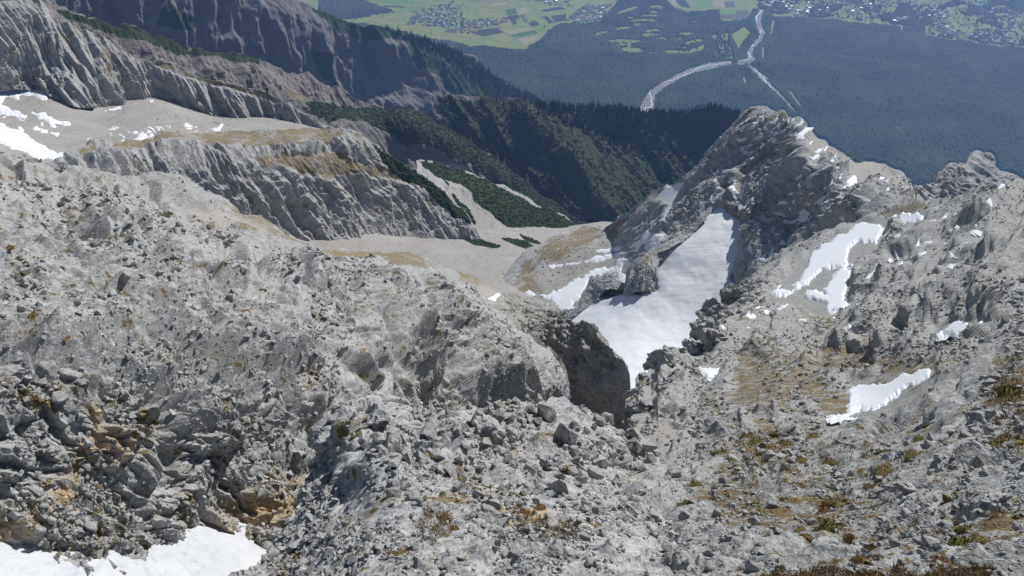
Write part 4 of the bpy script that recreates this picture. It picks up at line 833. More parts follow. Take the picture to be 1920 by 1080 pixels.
# trees among the houses and along the field edges
def blob_tri(seed, n=10):
    r_ = np.random.default_rng(seed); bm = bmesh.new()
    for k in range(n):
        v = r_.normal(size=3); v /= np.linalg.norm(v); v *= r_.uniform(.75, 1.1); bm.verts.new(v)
    bmesh.ops.convex_hull(bm, input=bm.verts); bmesh.ops.triangulate(bm, faces=bm.faces)
    bmesh.ops.delete(bm, geom=[v for v in bm.verts if not v.link_faces], context='VERTS')
    bm.verts.index_update(); V = np.array([v.co[:] for v in bm.verts]); Fc = np.array([[v.index for v in f.verts] for f in bm.faces]); bm.free(); return V, Fc
BLOB = [blob_tri(100 + k, 12) for k in range(6)]
def bake(parts, pos, rot, scl, kind_idx):
    """join many small pieces: rot (n,3,3), scl (n,3)"""
    Vs, Fs, base = [], [], 0
    for k, (V0, F0) in enumerate(parts):
        m_ = kind_idx == k
        if not m_.any(): continue
        W = np.einsum('nij,nvj->nvi', rot[m_], V0[None] * scl[m_][:, None, :]) + pos[m_][:, None]
        Fs.append((F0[None] + (np.arange(m_.sum()) * len(V0))[:, None, None] + base).reshape(-1, F0.shape[1])); Vs.append(W.reshape(-1, 3)); base += W.shape[0] * W.shape[1]
    return np.concatenate(Vs), np.concatenate(Fs)
def rotz(a):
    z = np.zeros_like(a); o = np.ones_like(a); return np.stack([np.stack([np.cos(a), -np.sin(a), z], -1), np.stack([np.sin(a), np.cos(a), z], -1), np.stack([z, z, o], -1)], -2)
tp = [rand_in(pl, n) for (_, _, pl, _), n in zip(VILL, (330, 60, 50, 2600))]
tp.append(rand_in([(640,46),(760,64),(900,90),(985,94),(980,97),(880,94),(740,66),(640,50)], 90)); tp.append(rand_in([(985,94),(1035,56),(1060,44),(1064,47),(1040,62),(1000,94)], 70))
tp.append(rand_in([(700,-10),(1060,-10),(1060,60),(980,85),(760,60),(640,40)], 60)); tp.append(rand_in(FIELDS[31][1], 140)); tp.append(rand_in([(1110,20),(1330,20),(1330,100),(1110,100)], 250))
tp = np.concatenate(tp); P = on_z(tp[:, 0], tp[:, 1], VZ + 3); n = len(P)
h = rng.uniform(4, 9, n); V, Fc = bake(BLOB, P + np.stack([h * 0, h * 0, h * .6], -1), rotz(rng.uniform(0, 6.3, n)), np.stack([h * .7, h * .7, h], -1), rng.integers(0, 6, n))
M_LEAF = plain('tree crowns', (0.018, 0.030, 0.014), (0.05, 0.058, 0.025), 1/6)
link('village_trees_foliage', mesh_np('village_trees_foliage', V, Fc), M_LEAF, kind='stuff')
print('houses', time.time() - T0)

# ------------------------------------------------------------------ conifers on the wooded spur
def conifer_geo(seed, tiers=9, thin=1.0, droop=.25, nn=7):
    r_ = np.random.default_rng(seed); V, Fc = [], []
    for k in range(tiers):
        t = k / tiers; z0 = .1 + .9 * t; rad = (.21 * (1 - t) ** .85 + .012) * thin
        c = len(V); V.append((r_.normal(0, .006), r_.normal(0, .006), min(1.0, z0 + 1.25 / tiers)))
        a0 = r_.uniform(0, 6)
        for j in range(nn * 2):
            a = a0 + j * math.pi / nn; rr = rad * (r_.uniform(.75, 1.2) if j % 2 == 0 else r_.uniform(.35, .55))
            V.append((rr * math.cos(a), rr * math.sin(a), z0 - droop * rr + r_.normal(0, .008)))
        for j in range(nn * 2): Fc.append((c, c + 1 + j, c + 1 + (j + 1) % (nn * 2)))
    return np.array(V), np.array(Fc)
FARCON = [conifer_geo(15, 5, 1.1, nn=4), conifer_geo(16, 5, 1.2, nn=4), conifer_geo(17, 6, .9, nn=4), conifer_geo(18, 4, 1.0, .1, nn=4)]
CON = [conifer_geo(5), conifer_geo(6, 8, 1.15), conifer_geo(7, 10, .85), conifer_geo(8, 7, .8, .05)]
M_SPRUCE = plain('spruce needles', (0.010, 0.020, 0.010), (0.028, 0.046, 0.018), 1.5); M_LARCH = plain('autumn larch needles', (0.34, 0.20, 0.08), (0.46, 0.31, 0.15), 1.5); M_BARK = plain('bark', (0.06, 0.045, 0.035), (0.10, 0.08, 0.06), 3)
CM = [mesh_np('crown', *c) for c in CON]; LM = [mesh_np('crown', *c) for c in CON]
for x in CM: x.materials.append(M_SPRUCE)
for x in LM: x.materials.append(M_LARCH)
a_ = np.arange(6) * math.pi / 3
TRV = np.concatenate([np.stack([.018 * np.cos(a_), .018 * np.sin(a_), a_ * 0 - .04], -1), np.stack([.008 * np.cos(a_), .008 * np.sin(a_), a_ * 0 + .5], -1)])
TRF = np.array([(j, (j + 1) % 6, 6 + (j + 1) % 6, 6 + j) for j in range(6)])
TM = mesh_np('trunk', TRV, TRF); TM.materials.append(M_BARK)
WR = LAYERS['wooded_ridge_hill']; PC = LAYERS['pine_crest_hill']
def spruce_label(P, h):
    X, Y = project(np.array([P])); x, y = X[0], Y[0]
    where = 'on the skyline crest of the wooded spur' if y < 222 and x > 1000 else 'on the lit crest' if x < 1010 and y < 240 else 'scattered on the dark shaded slope' if x < 1050 or y > 320 else 'mid spur wood'
    side = 'near the grey peak flank' if x > 1290 else 'above the riverbed bend' if 1180 < x < 1240 else 'near its left end' if x < 1080 else 'in the thick'
    return '%s spruce %s, %s' % ('tall dark' if h > 15 else 'short dark' if h < 10 else 'dark', where, side)
def tree(P, h, larch, label, group=None):
    e = bpy.data.objects.new('larch_tree' if larch else 'spruce_tree', None); col.objects.link(e); e.location = P; e.scale = (h,) * 3; e.rotation_euler.z = random.uniform(0, 6)
    e['label'] = label; e['category'] = 'tree'
    if group: e['group'] = group
    link('trunk', TM, None, e); link('crown', random.choice(LM if larch else CM), None, e)
LARCH = [(939,283,'lone golden larch on the lit pine strip above the gully'),(956,292,'golden larch just right of another larch above the gully'),(990,335,'thin pale larch at the lower end of the lit pine strip'),(1057,246,'pale larch alone high on the dark shaded slope'),(1068,222,'golden larch at the top of the lit crest'),(1098,240,'bushy pale larch beside the upper spruces'),(1145,277,'golden larch in the middle of the spruce slope'),(1177,280,'bright larch on the lower spruce slope'),(1190,292,'tallest golden larch low on the spruce slope'),(1053,268,'thin larch on the dark shaded slope'),(1265,302,'golden larch near the grey peak flank'),(1185,218,'larch tip among the upper spruces'),(1128,275,'small larch at the lit crest corner'),(883,266,'pale larch on the green dwarf pine slope'),(1210,232,'orange larch in the dense upper spruces'),(988,196,'larch on the skyline of the wooded spur')]
for x, y, lb in LARCH:
    L = PC if (x, y) in ((939,283),(956,292),(990,335),(883,266)) else WR
    P, N, r_ = L.at(x, y + 4); tree(Vector(P), random.uniform(17, 23), True, lb)
cand = rand_in([(1002,188),(1060,190),(1200,202),(1330,197),(1392,215),(1370,250),(1320,300),(1290,325),(1250,310),(1200,300),(1150,272),(1110,255),(1060,225),(1015,205)], 1900)
# denser near the crest
keepm = rng.random(len(cand)) < np.clip(1.25 - (cand[:, 1] - 200) / 110, .12, 1); cand = cand[keepm]
cand2 = rand_in([(830,186),(1000,190),(1020,215),(1080,290),(1120,360),(1110,370),(1050,300),(980,232),(840,196)], 70)
cand3 = rand_in([(860,230),(1000,260),(1100,350),(1100,400),(980,330),(880,270)], 90)
cand = np.concatenate([cand, cand2, cand3]); 
mN = WR.nb * WR.shape[1]; wx, wy = WR.px[mN:], WR.py[mN:]
ti = np.array([np.argmin((wx - x) ** 2 + (wy - y) ** 2) for x, y in cand]) + mN
TP = WR.P[ti]; hh = rng.uniform(9, 19, len(TP)) * np.where(rng.random(len(TP)) < .2, .6, 1)
vis = seen(TP + np.array([0, 0, 8.]), .12); TP, hh = TP[vis], hh[vis]
order = np.argsort(-hh / np.linalg.norm(TP, axis=1)); TP, hh = TP[order], hh[order]
for k in range(min(280, len(TP))): tree(Vector(TP[k]), hh[k], False, spruce_label(TP[k], hh[k]), 'spruces on the wooded spur')
if len(TP) > 280:
    P, h = TP[280:], hh[280:]; n = len(P)
    V, Fc = bake(FARCON, P, rotz(rng.uniform(0, 6.3, n)), np.stack([h] * 3, -1), rng.integers(0, 4, n))
    link('distant_forest', mesh_np('distant_forest', V, Fc), M_SPRUCE, kind='stuff')
# spruces along the far wall crest
FW = LAYERS['far_wall_mountain']; mN = FW.nb * FW.shape[1]
cand = np.concatenate([rand_in([(720,52),(830,84),(960,160),(1060,212),(1080,240),(940,200),(870,150),(760,75)], 900)])
ti = np.array([np.argmin((FW.px[mN:] - x) ** 2 + (FW.py[mN:] - y) ** 2) for x, y in cand]) + mN
P = FW.P[ti]; n = len(P); h = rng.uniform(12, 24, n)
V, Fc = bake(FARCON, P, rotz(rng.uniform(0, 6.3, n)), np.stack([h] * 3, -1), rng.integers(0, 4, n))
link('far_wall_forest', mesh_np('far_wall_forest', V, Fc), M_SPRUCE, kind='stuff')
# dwarf pine scrub: low clumps wherever the pine mask is dense
PV, PF, pb = [], [], 0
for nm, cnt, sz in (('dwarf_pine_hill', 1600, (1.2, 3.2)), ('scree_valley_ground', 500, (.9, 2.2)), ('pine_crest_hill', 2600, (1.4, 4)), ('middle_cliff_mountain', 900, (1.0, 2.6)), ('wooded_ridge_hill', 2500, (2, 5))):
    L = LAYERS[nm]; ok = np.where((L.masks['pine'] > .6))[0]; ok = ok[ok > L.nb * L.shape[1]]
    ids = rng.choice(ok, min(cnt, len(ok)), replace=False); P = L.P[ids]; vv = seen(P, .06); P = P[vv]; n = len(P); h = rng.uniform(*sz, n)
    V, Fc = bake(BLOB, P + np.stack([h * 0, h * 0, h * .15], -1), rotz(rng.uniform(0, 6.3, n)), np.stack([h, h, h * .6], -1), rng.integers(0, 6, n))
    PV.append(V); PF.append(Fc + pb); pb += len(V)
link('dwarf_pine_shrubbery', mesh_np('dwarf_pine_shrubbery', np.concatenate(PV), np.concatenate(PF)), plain('dwarf pine', (0.010, 0.018, 0.008), (0.032, 0.050, 0.016), .5), kind='stuff')
print('trees', time.time() - T0)

# ------------------------------------------------------------------ loose stones
def stone_geo(seed, n=13, flat=.62):
    r_ = np.random.default_rng(seed); bm = bmesh.new()
    for k in range(n):
        v = r_.uniform(-1, 1, 3); v /= (np.abs(v) ** 3).sum() ** (1 / 3.0); v *= np.array([1, r_.uniform(.7, .95), flat]) * r_.uniform(.7, 1.0); bm.verts.new(v)
    bmesh.ops.convex_hull(bm, input=bm.verts)
    bmesh.ops.delete(bm, geom=[v for v in bm.verts if not v.link_faces], context='VERTS')
    bmesh.ops.triangulate(bm, faces=bm.faces)
    bm.verts.index_update(); V = np.array([v.co[:] for v in bm.verts]) * .5; Fc = np.array([[v.index for v in f.verts] for f in bm.faces]); bm.free(); return V, Fc
STONE = [stone_geo(k, 9 + k % 5, .5 + .1 * (k % 6)) for k in range(14)]
CHIP = [stone_geo(50 + k, 6 + k % 3, .5 + .1 * (k % 6)) for k in range(14)]
def frame_from(N, ang, tilt):
    """rotation matrices: z along tilted normal, spun by ang"""
    N = N + tilt; N /= np.linalg.norm(N, axis=1, keepdims=True)
    a = np.cross(N, np.array([.3, .1, .95])); a /= np.linalg.norm(a, axis=1, keepdims=True) + 1e-9; b_ = np.cross(N, a)
    x = a * np.cos(ang)[:, None] + b_ * np.sin(ang)[:, None]; y = np.cross(N, x)
    return np.stack([x, y, N], -1)
SM = [mesh_np('stone', *g) for g in STONE]
for x in SM: x.materials.append(M_NEAR)
ALL = []
def rubble(layer, n, smin, smax, alpha, wmax, label, group, ymax=None, region=None, fade=None):
    L = LAYERS[layer]; lo = L.nb * L.shape[1]
    ok = np.arange(lo, len(L.P)); w_ = np.ones(len(ok))
    w_ *= (1 - np.maximum.reduce([L.masks['snow'][ok], L.masks['calm'][ok]])) * (1 - .5 * L.masks['scree'][ok])
    pn = fbm(np.stack([L.px[ok], L.py[ok], ok * 0.0], -1), 60, 4, 71); w_ *= np.clip(.55 + 1.1 * pn, .08, 2)
    for pl in SNOWPOLY:
        if layer == 'right_slope_ground': w_[bbox_sd(L.px[ok], L.py[ok], pl, 4) > -1] = 0
    if region is not None: w_ *= region(L.px[ok], L.py[ok])
    ids = rng.choice(ok, n, p=w_ / w_.sum()); P, N, r_ = L.P[ids], L.N[ids], L.r[ids]
    u = rng.random(n); spx = smin * (1 - u * (1 - (smin / smax) ** alpha)) ** (-1 / alpha)
    size = np.minimum(spx * r_ / F, wmax * rng.uniform(.6, 1, n)); vis = seen(P, .06)
    P, N, size, r_ = P[vis], N[vis], size[vis], r_[vis]; n = len(P)
    rot = frame_from(N * .6 + np.array([0, 0, .4]), rng.uniform(0, 6.3, n), rng.normal(0, .5, (n, 3)))
    scl = size[:, None] * rng.uniform(.75, 1.25, (n, 3)); pos = P + N * (size * .18)[:, None]
    ALL.append((pos, rot, scl, size / r_ * F, rng.integers(0, len(STONE), n), label, group))
rubble('left_slope_ground', 30000, 3.4, 22, 2.2, .8, 'pale angular limestone block lying on the steep left slope', 'loose stones on the left slope', region=lambda x, y: 1 - .35 * smooth(560, 720, x) * smooth(760, 700, y))
rubble('right_slope_ground', 20000, 3.6, 30, 2.1, .8, 'grey angular limestone block lying on the right hand slope', 'loose stones on the right slope')
rubble('rocky_spur_ground', 21000, 3.4, 34, 2.15, .4, 'pale angular limestone block lying on the rocky spur in front', 'loose stones on the front spur')
rubble('dark_buttress_rock', 1500, 3.5, 12, 2.3, 1.4, 'dark limestone block on the shaded buttress', 'loose stones on the dark buttress', region=lambda x, y: (x < 1172) * 1.0)
rubble('slab_ridge_hill', 1500, 2.5, 9, 2.3, 1.3, 'stone on slab ridge', 'x')
rubble('scree_valley_ground', 500, 1.6, 5, 2.5, 5, 'stone', 'x'); rubble('scree_bowl_ground', 500, 1.6, 5, 2.5, 5, 'stone', 'x'); rubble('tan_spur_hill', 900, 1.8, 6, 2.4, 4, 'stone', 'x')
rubble('right_slope_ground', 9000, 2.6, 11, 2.2, 2.2, 'block', 'loose stones on the right slope', region=lambda x, y: smooth(720, 600, y) * (x > 1330) * (.25 + smooth(-.1, .5, fbm(np.stack([x * .6 + y * .8, (y * .6 - x * .8) * .25, x * 0], -1), 40, 3, 73))))
rubble('right_slope_ground', 700, 5, 20, 1.9, 5, 'block', 'loose stones on the right slope', region=lambda x, y: (poly_sd(x, y, [(1165,860),(1180,700),(1215,670),(1400,530),(1440,540),(1330,680),(1240,780),(1210,880)]) > 0) * 1.0)
rubble('rocky_spur_ground', 260, 14, 60, 2.0, 1.1, 'large block', 'loose stones on the front spur', region=lambda x, y: ((y < 885) & (x > 620) & (x < 1230)) * 1.0 + .015)
rubble('right_peak_mountain', 2500, 2.5, 9, 2.3, 3.5, 'stone on peak', 'x')
pos = np.concatenate([a[0] for a in ALL]); rot = np.concatenate([a[1] for a in ALL]); scl = np.concatenate([a[2] for a in ALL]); spx = np.concatenate([a[3] for a in ALL]); kd = np.concatenate([a[4] for a in ALL])
lab = sum([[(a[5], a[6])] * len(a[0]) for a in ALL], []); host = sum([[a[6]] * len(a[0]) for a in ALL], [])
order = np.argsort(-spx); top = order[:280]; rest = order[280:]
from mathutils import Matrix
MARKS = {'loose stones on the front spur': [(985,962,'the orange moss'),(1010,1000,'the brown plant mat'),(835,980,'the small brown moss pad'),(752,1033,'the tan tuft'),(910,828,'the big brownish boulder'),(1040,868,'the long pale block'),(757,803,'the long flat slab'),(1120,878,'the rounded block'),(1052,1035,'the dark fronted boulder'),(850,1050,'the broad bottom slab'),(1165,760,'the shoulder block'),(640,900,'the dark spur edge'),(600,1030,'the snow corner'),(520,1045,'the snow edge tip'),(540,1010,'the dark gully mouth'),(450,1075,'the bottom snow margin'),(690,870,'the left spur rim'),(1200,940,'the right spur foot'),(1150,1040,'the bottom gravel')],
 'loose stones on the right slope': [(1880,945,'the largest boulder'),(1800,1013,'the bright green cushion'),(1557,987,'the double moss cushion'),(1710,933,'the pale slab head'),(1410,1046,'the dark upright boulder'),(1342,938,'the small round cushion'),(1845,790,'the cracked outcrop'),(1640,740,'the long snow patch'),(1302,912,'the dark green cushion'),(1470,830,'the moss bank'),(1620,1055,'the dry grass strip'),(1722,825,'the tall dark cushion')],
 'loose stones on the left slope': [(150,860,'the upper orange stain'),(80,980,'the lower orange stain'),(500,950,'the right orange stain'),(217,563,'the bright boulder'),(113,743,'the angular slab'),(20,700,'the large edge slab'),(438,532,'the round green cushion'),(188,653,'the tall tan tuft'),(300,1000,'the gully snow'),(330,800,'the wall middle'),(600,700,'the hollow behind the spur')],
 'loose stones on the dark buttress': [(1100,650,'the dark buttress')], 'x': [(300,350,'the slab ridge')]}
ORD = ['first', 'second', 'third', 'fourth', 'fifth', 'sixth', 'seventh', 'eighth', 'ninth', 'tenth', 'eleventh', 'twelfth', 'thirteenth', 'fourteenth', 'fifteenth', 'sixteenth', 'seventeenth', 'eighteenth', 'nineteenth', 'twentieth']
SECT = ['right of', 'lower right of', 'below', 'lower left of', 'left of', 'upper left of', 'above', 'upper right of']
TX, TY = project(pos[top]); slot = {}
for q_, k in enumerate(top):
    mk = min(MARKS[host[k]], key=lambda t: (t[0] - TX[q_]) ** 2 + (t[1] - TY[q_]) ** 2)
    a = math.atan2(TY[q_] - mk[1], TX[q_] - mk[0]); sct = SECT[int(round(a / (math.pi / 4))) % 8]
    slot.setdefault((host[k], mk[2], sct), []).append((math.hypot(TX[q_] - mk[0], TY[q_] - mk[1]), q_))
SLAB = {}
for (g, mk, sct), v in slot.items():
    for n_, (d_, q_) in enumerate(sorted(v)):
        SLAB[q_] = ('angular grey block, the one %s %s' % (sct, mk)) if len(v) == 1 else ('angular grey block, %s one outward %s %s' % (ORD[min(n_, 19)], sct, mk))
for q_, k in enumerate(top):
    o = link('stone', SM[kd[k]], None, label=SLAB[q_], category='stone', group=lab[k][1] if lab[k][1] != 'x' else 'stones on the slab ridge')
    o.matrix_world = Matrix.LocRotScale(Vector(pos[k]), Matrix(rot[k].tolist()).to_quaternion(), Vector(scl[k]))
sm_ = rest[spx[rest] < 9]; lg_ = rest[spx[rest] >= 9]
V, Fc = bake(CHIP, pos[sm_], rot[sm_], scl[sm_], kd[sm_]); V2, F2 = bake(STONE, pos[lg_], rot[lg_], scl[lg_], kd[lg_])
Fc = np.concatenate([Fc, F2 + len(V)]); V = np.concatenate([V, V2])
link('limestone_rubble', mesh_np('limestone_rubble', V, Fc), M_NEAR, kind='stuff')
print('stones', len(pos), time.time() - T0)
# boulders one can point to
_bm = bmesh.new(); bmesh.ops.create_icosphere(_bm, subdivisions=4, radius=.5); _bm.verts.index_update()
ICV = np.array([v.co[:] for v in _bm.verts]); ICF = np.array([[v.index for v in f.verts] for f in _bm.faces]); _bm.free()
def crag_mesh(seed, flat):
    """a fractured block: big joint planes first, then smaller breaks, then chips"""
    r_ = np.random.default_rng(seed); V = ICV.copy(); n0 = V / .5
    for k in range(13):
        n = r_.normal(size=3); n /= np.linalg.norm(n); o = r_.uniform(.26, .42); ex = np.maximum(V @ n - o, 0); V = V - ex[:, None] * n
    for L, a in ((.34, .13), (.16, .06), (.07, .025)):
        W = V + .25 * L * np.stack([vnoise(V / L + j * 17 + seed, j) for j in range(3)], -1)
        h, ed = cellplane(W / L + seed, seed); V = V + n0 * (a * (h * smooth(0, .15, ed) - .3 * (1 - smooth(0, .15, ed))))[:, None]
    V[:, 2] *= flat
    return mesh_np('boulder', V, ICF)
def boulder_mesh(seed, flat):
    r_ = np.random.default_rng(seed); bm = bmesh.new()
    for k in range(16):
        v = r_.uniform(-1, 1, 3); v /= (np.abs(v) ** 4).sum() ** .25; v *= np.array([1, r_.uniform(.75, 1), flat]) * r_.uniform(.8, 1.0) * .5; bm.verts.new(v)
    bmesh.ops.convex_hull(bm, input=bm.verts); bmesh.ops.delete(bm, geom=[v for v in bm.verts if not v.link_faces], context='VERTS')
    bmesh.ops.bevel(bm, geom=list(bm.edges), offset=.03, segments=1, affect='EDGES')
    bmesh.ops.triangulate(bm, faces=bm.faces); bmesh.ops.subdivide_edges(bm, edges=bm.edges, cuts=1); bmesh.ops.triangulate(bm, faces=bm.faces)
    bm.verts.index_update(); V = np.array([v.co[:] for v in bm.verts]); Fc = np.array([[v.index for v in f.verts] for f in bm.faces]); bm.free()
    V = V * (1 + .06 * fbm(V + seed, .5, 3, seed))[:, None]
    return mesh_np('boulder', V, Fc)
A_, S_, L_ = 'right_slope_ground', 'rocky_spur_ground', 'left_slope_ground'
for k, (h_, x, y, w_, fl, tl, lb) in enumerate([
    (A_,1880,945,58,.7,0,'largest pale boulder at the right edge, beside a tan grass tuft'), (A_,1410,1046,26,1.1,0,'dark upright boulder low on the right slope'), (A_,1817,832,22,1.0,.3,'dark pointed boulder on the right slope'),
    (A_,1753,848,28,.7,0,'squat dark boulder right of a moss cushion'), (A_,1330,1038,24,.8,0,'dark lump of rock at the bottom, left of the upright boulder'), (A_,1845,790,70,.8,0,'broad grey outcrop block split by a crack'),
    (A_,1710,933,30,.6,0,'flat dark boulder at the head of the pale slab'), (A_,1345,968,20,1.3,.2,'small standing brownish stone on fine gravel'), (A_,1387,985,13,.9,0,'small yellowish stone on fine gravel'), (A_,1600,890,16,1.0,0,'round dark stone among small rubble'), (A_,1462,860,22,.5,0,'pale flat stone beside moss'),
    (A_,1184,800,44,1,.1,'crag beside the crescent of snow in the gap'), (A_,1190,750,46,1.1,.1,'crag at the right lip of the chute, opposite the buttress foot'), (A_,1206,772,64,.8,.2,'wide crag just inside the lip of the chute'), (A_,1203,722,40,1,0,'crag at the top corner of the chute lip'), (A_,1224,690,38,1.2,.1,'pointed crag against the snowfield'), (A_,1243,715,60,.8,.3,'blocky crag below the pointed one'), (A_,1268,680,52,.8,.2,'low crag on the rim right of the pointed one'), (A_,1305,664,56,.9,.1,'crag under the foot of the dark rim wall'), (A_,1322,636,60,1.2,.2,'tall dark crag forming the rim wall'), (A_,1350,605,60,1.0,.2,'upper crag of the rim wall'), (A_,1380,570,54,1.0,.2,'topmost crag of the rim wall'), (A_,1345,655,60,.8,.3,'broad crag behind the rim wall'),
    (S_,1052,1035,34,.9,0,'dark fronted boulder below the brown plant mat'), (S_,910,828,86,.75,.3,'big brownish boulder face on the spur crest'), (S_,958,806,34,.9,.4,'cube shaped block next to the big brownish boulder'), (S_,1040,868,70,.6,.2,'long pale block leaning on the spur crest'),
    (S_,1120,878,36,.7,0,'rounded block right of the long pale block'), (S_,1003,876,30,.8,0,'block in the dark hollow below the crest'), (S_,757,803,84,.4,0,'long flat slab at the left of the spur crest'), (S_,708,795,46,.9,0,'pale block at the left end of the spur crest'),
    (S_,917,962,38,.8,.3,'upright block left of the orange moss'), (S_,930,995,30,1.1,.2,'leaning block below the orange moss'), (S_,850,1050,60,.4,0,'broad pale slab at the bottom of the spur'), (S_,1165,760,34,.8,0,'block on the right shoulder of the spur crest'),
    (L_,217,563,26,1.0,.3,'bright boulder with a dark hollow beside it'), (L_,433,502,24,.8,0,'pale yellowish boulder above the green cushion'), (L_,113,743,32,.6,.2,'pale angular slab on the left slope'), (L_,20,700,48,.5,.3,'large pale slab at the left edge'), (L_,133,703,40,.6,0,'blocky boulder next to the large pale slab'), (L_,90,690,40,.8,.2,'yellowish block between the pale slabs'), (L_,70,805,46,.4,.2,'smooth pale slab set in the left wall')]):
    L = LAYERS[h_]; P, N, r_ = L.at(x, y); me = (crag_mesh if 'crag' in lb or w_ > 44 else boulder_mesh)(900 + k, fl); me.materials.append(M_NEAR)
    o = link('crag' if 'crag' in lb else 'boulder', me, None, label=lb, category='crag' if 'crag' in lb else 'boulder'); sz = w_ * r_ / F
    rt = frame_from(N[None] * .5 + np.array([[0, 0, .5]]), np.array([k * 1.7]), np.array([[tl, -tl * .5, 0.]]))[0]
    o.matrix_world = Matrix.LocRotScale(Vector(P + N * sz * .14), Matrix(rt.tolist()).to_quaternion(), Vector((sz, sz, sz)))

# ------------------------------------------------------------------ moss cushions and grass tufts
def tuft_mesh(name, seed, dome, blades, spread, bl):
    """a low dome bristling with blades"""
    r_ = np.random.default_rng(seed); V, Fc = [], []
    nu, nv = 9, 4
    for j in range(nv + 1):
        t = j / nv * math.pi / 2
        for i_ in range(nu):
            a = i_ / nu * 2 * math.pi; q_ = .5 * math.cos(t) * (1 + .25 * math.sin(a * 2 + seed) + r_.normal(0, .05)); V.append((q_ * math.cos(a), q_ * math.sin(a), dome * math.sin(t) - .06))
    for j in range(nv):
        for i_ in range(nu): a, b_ = j * nu + i_, j * nu + (i_ + 1) % nu; Fc += [(a, b_, b_ + nu), (a, b_ + nu, a + nu)]
    for k in range(blades):
        a = r_.uniform(0, 6.28); q_ = .48 * math.sqrt(r_.random()); x, y = q_ * math.cos(a), q_ * math.sin(a); z = dome * math.sqrt(max(0, 1 - (q_ / .5) ** 2)) - .08
        L = bl * r_.uniform(.6, 1.3); dx, dy = x * spread + r_.normal(0, .08), y * spread + r_.normal(0, .08); w_ = .02; ang = r_.uniform(0, 3.14)
        b0 = len(V); V += [(x - w_ * math.cos(ang), y - w_ * math.sin(ang), z), (x + w_ * math.cos(ang), y + w_ * math.sin(ang), z), (x + dx * L * 3, y + dy * L * 3, z + L)]
        Fc.append((b0, b0 + 1, b0 + 2))
    return mesh_np(name, np.array(V), np.array(Fc))
MM = {'green': plain('moss green', (0.035, 0.036, 0.010), (0.125, 0.115, 0.03), 14), 'olive': plain('moss olive', (0.06, 0.048, 0.018), (0.17, 0.13, 0.05), 14), 'rust': plain('moss rust', (0.06, 0.034, 0.016), (0.175, 0.10, 0.038), 14), 'tan': plain('dead grass', (0.16, 0.11, 0.05), (0.34, 0.245, 0.13), 14)}
TMESH = {}
for c_ in MM:
    for v_ in range(3):
        me = tuft_mesh('tuft', 40 + v_, .26 if c_ != 'tan' else .16, 150, .9, .16 if c_ != 'tan' else .38); me.materials.append(MM[c_]); TMESH[c_, v_] = me
CUSH = {}
def cushion_label(x, y, c_):
    mk = min(MARKS['loose stones on the right slope'], key=lambda t: (t[0] - x) ** 2 + (t[1] - y) ** 2 if (t[0] - x) ** 2 + (t[1] - y) ** 2 > 60 else 9e9)
    a = math.atan2(y - mk[1], x - mk[0]); sct = SECT[int(round(a / (math.pi / 4))) % 8]; n_ = CUSH.get((mk[2], sct, c_), 0); CUSH[mk[2], sct, c_] = n_ + 1
    return 'low %s moss cushion, %s one %s %s' % ({'green': 'green', 'olive': 'olive brown', 'rust': 'rust brown'}[c_], ORD[n_], sct, mk[2])
def tuft(h_, x, y, wpx, c_, lb, group=None, k=0):
    L = LAYERS[h_]; P, N, r_ = L.at(x, y); sz = .88 * wpx * r_ / F
    o = link('moss_cushion' if c_ != 'tan' else 'grass_tuft', TMESH[c_, k % 3], None, label=lb, category='moss' if c_ != 'tan' else 'grass tuft')
    if group: o['group'] = group
    rt = frame_from(N[None] * .5 + np.array([[0, 0, .5]]), np.array([k * 2.1]), np.zeros((1, 3)))[0]
    o.matrix_world = Matrix.LocRotScale(Vector(P), Matrix(rt.tolist()).to_quaternion(), Vector((sz, sz * random.uniform(.6, .9), sz * .8)))
GCU = 'moss cushions on the right slope'; LCU = 'low olive moss cushion among the rubble of the right slope'
SPEC = {(1302,912): 'dark green moss cushion at the left border of the right slope gravel', (1557,987): 'large double moss cushion at the lower end of the pale slab', (1800,1013): 'big bright green moss cushion near the bottom right', (1773,960): 'rounded moss cushion above two others at the right', (1803,978): 'moss cushion just below the rounded one at the right', (1897,740): 'big dark moss bank on the rocks at the right edge', (1823,1042): 'rust red moss pad below the big bright green cushion', (1760,1040): 'rust brown moss cushion left of a grey boulder', (1722,825): 'tall dark moss cushion high on the right slope', (1657,847): 'egg shaped moss cushion with bare rubble round it', (1663,903): 'long moss band above the pale slab', (1342,938): 'small round moss cushion on fine gravel', (1510,1010): 'brown moss pad beside the pale slab foot'}
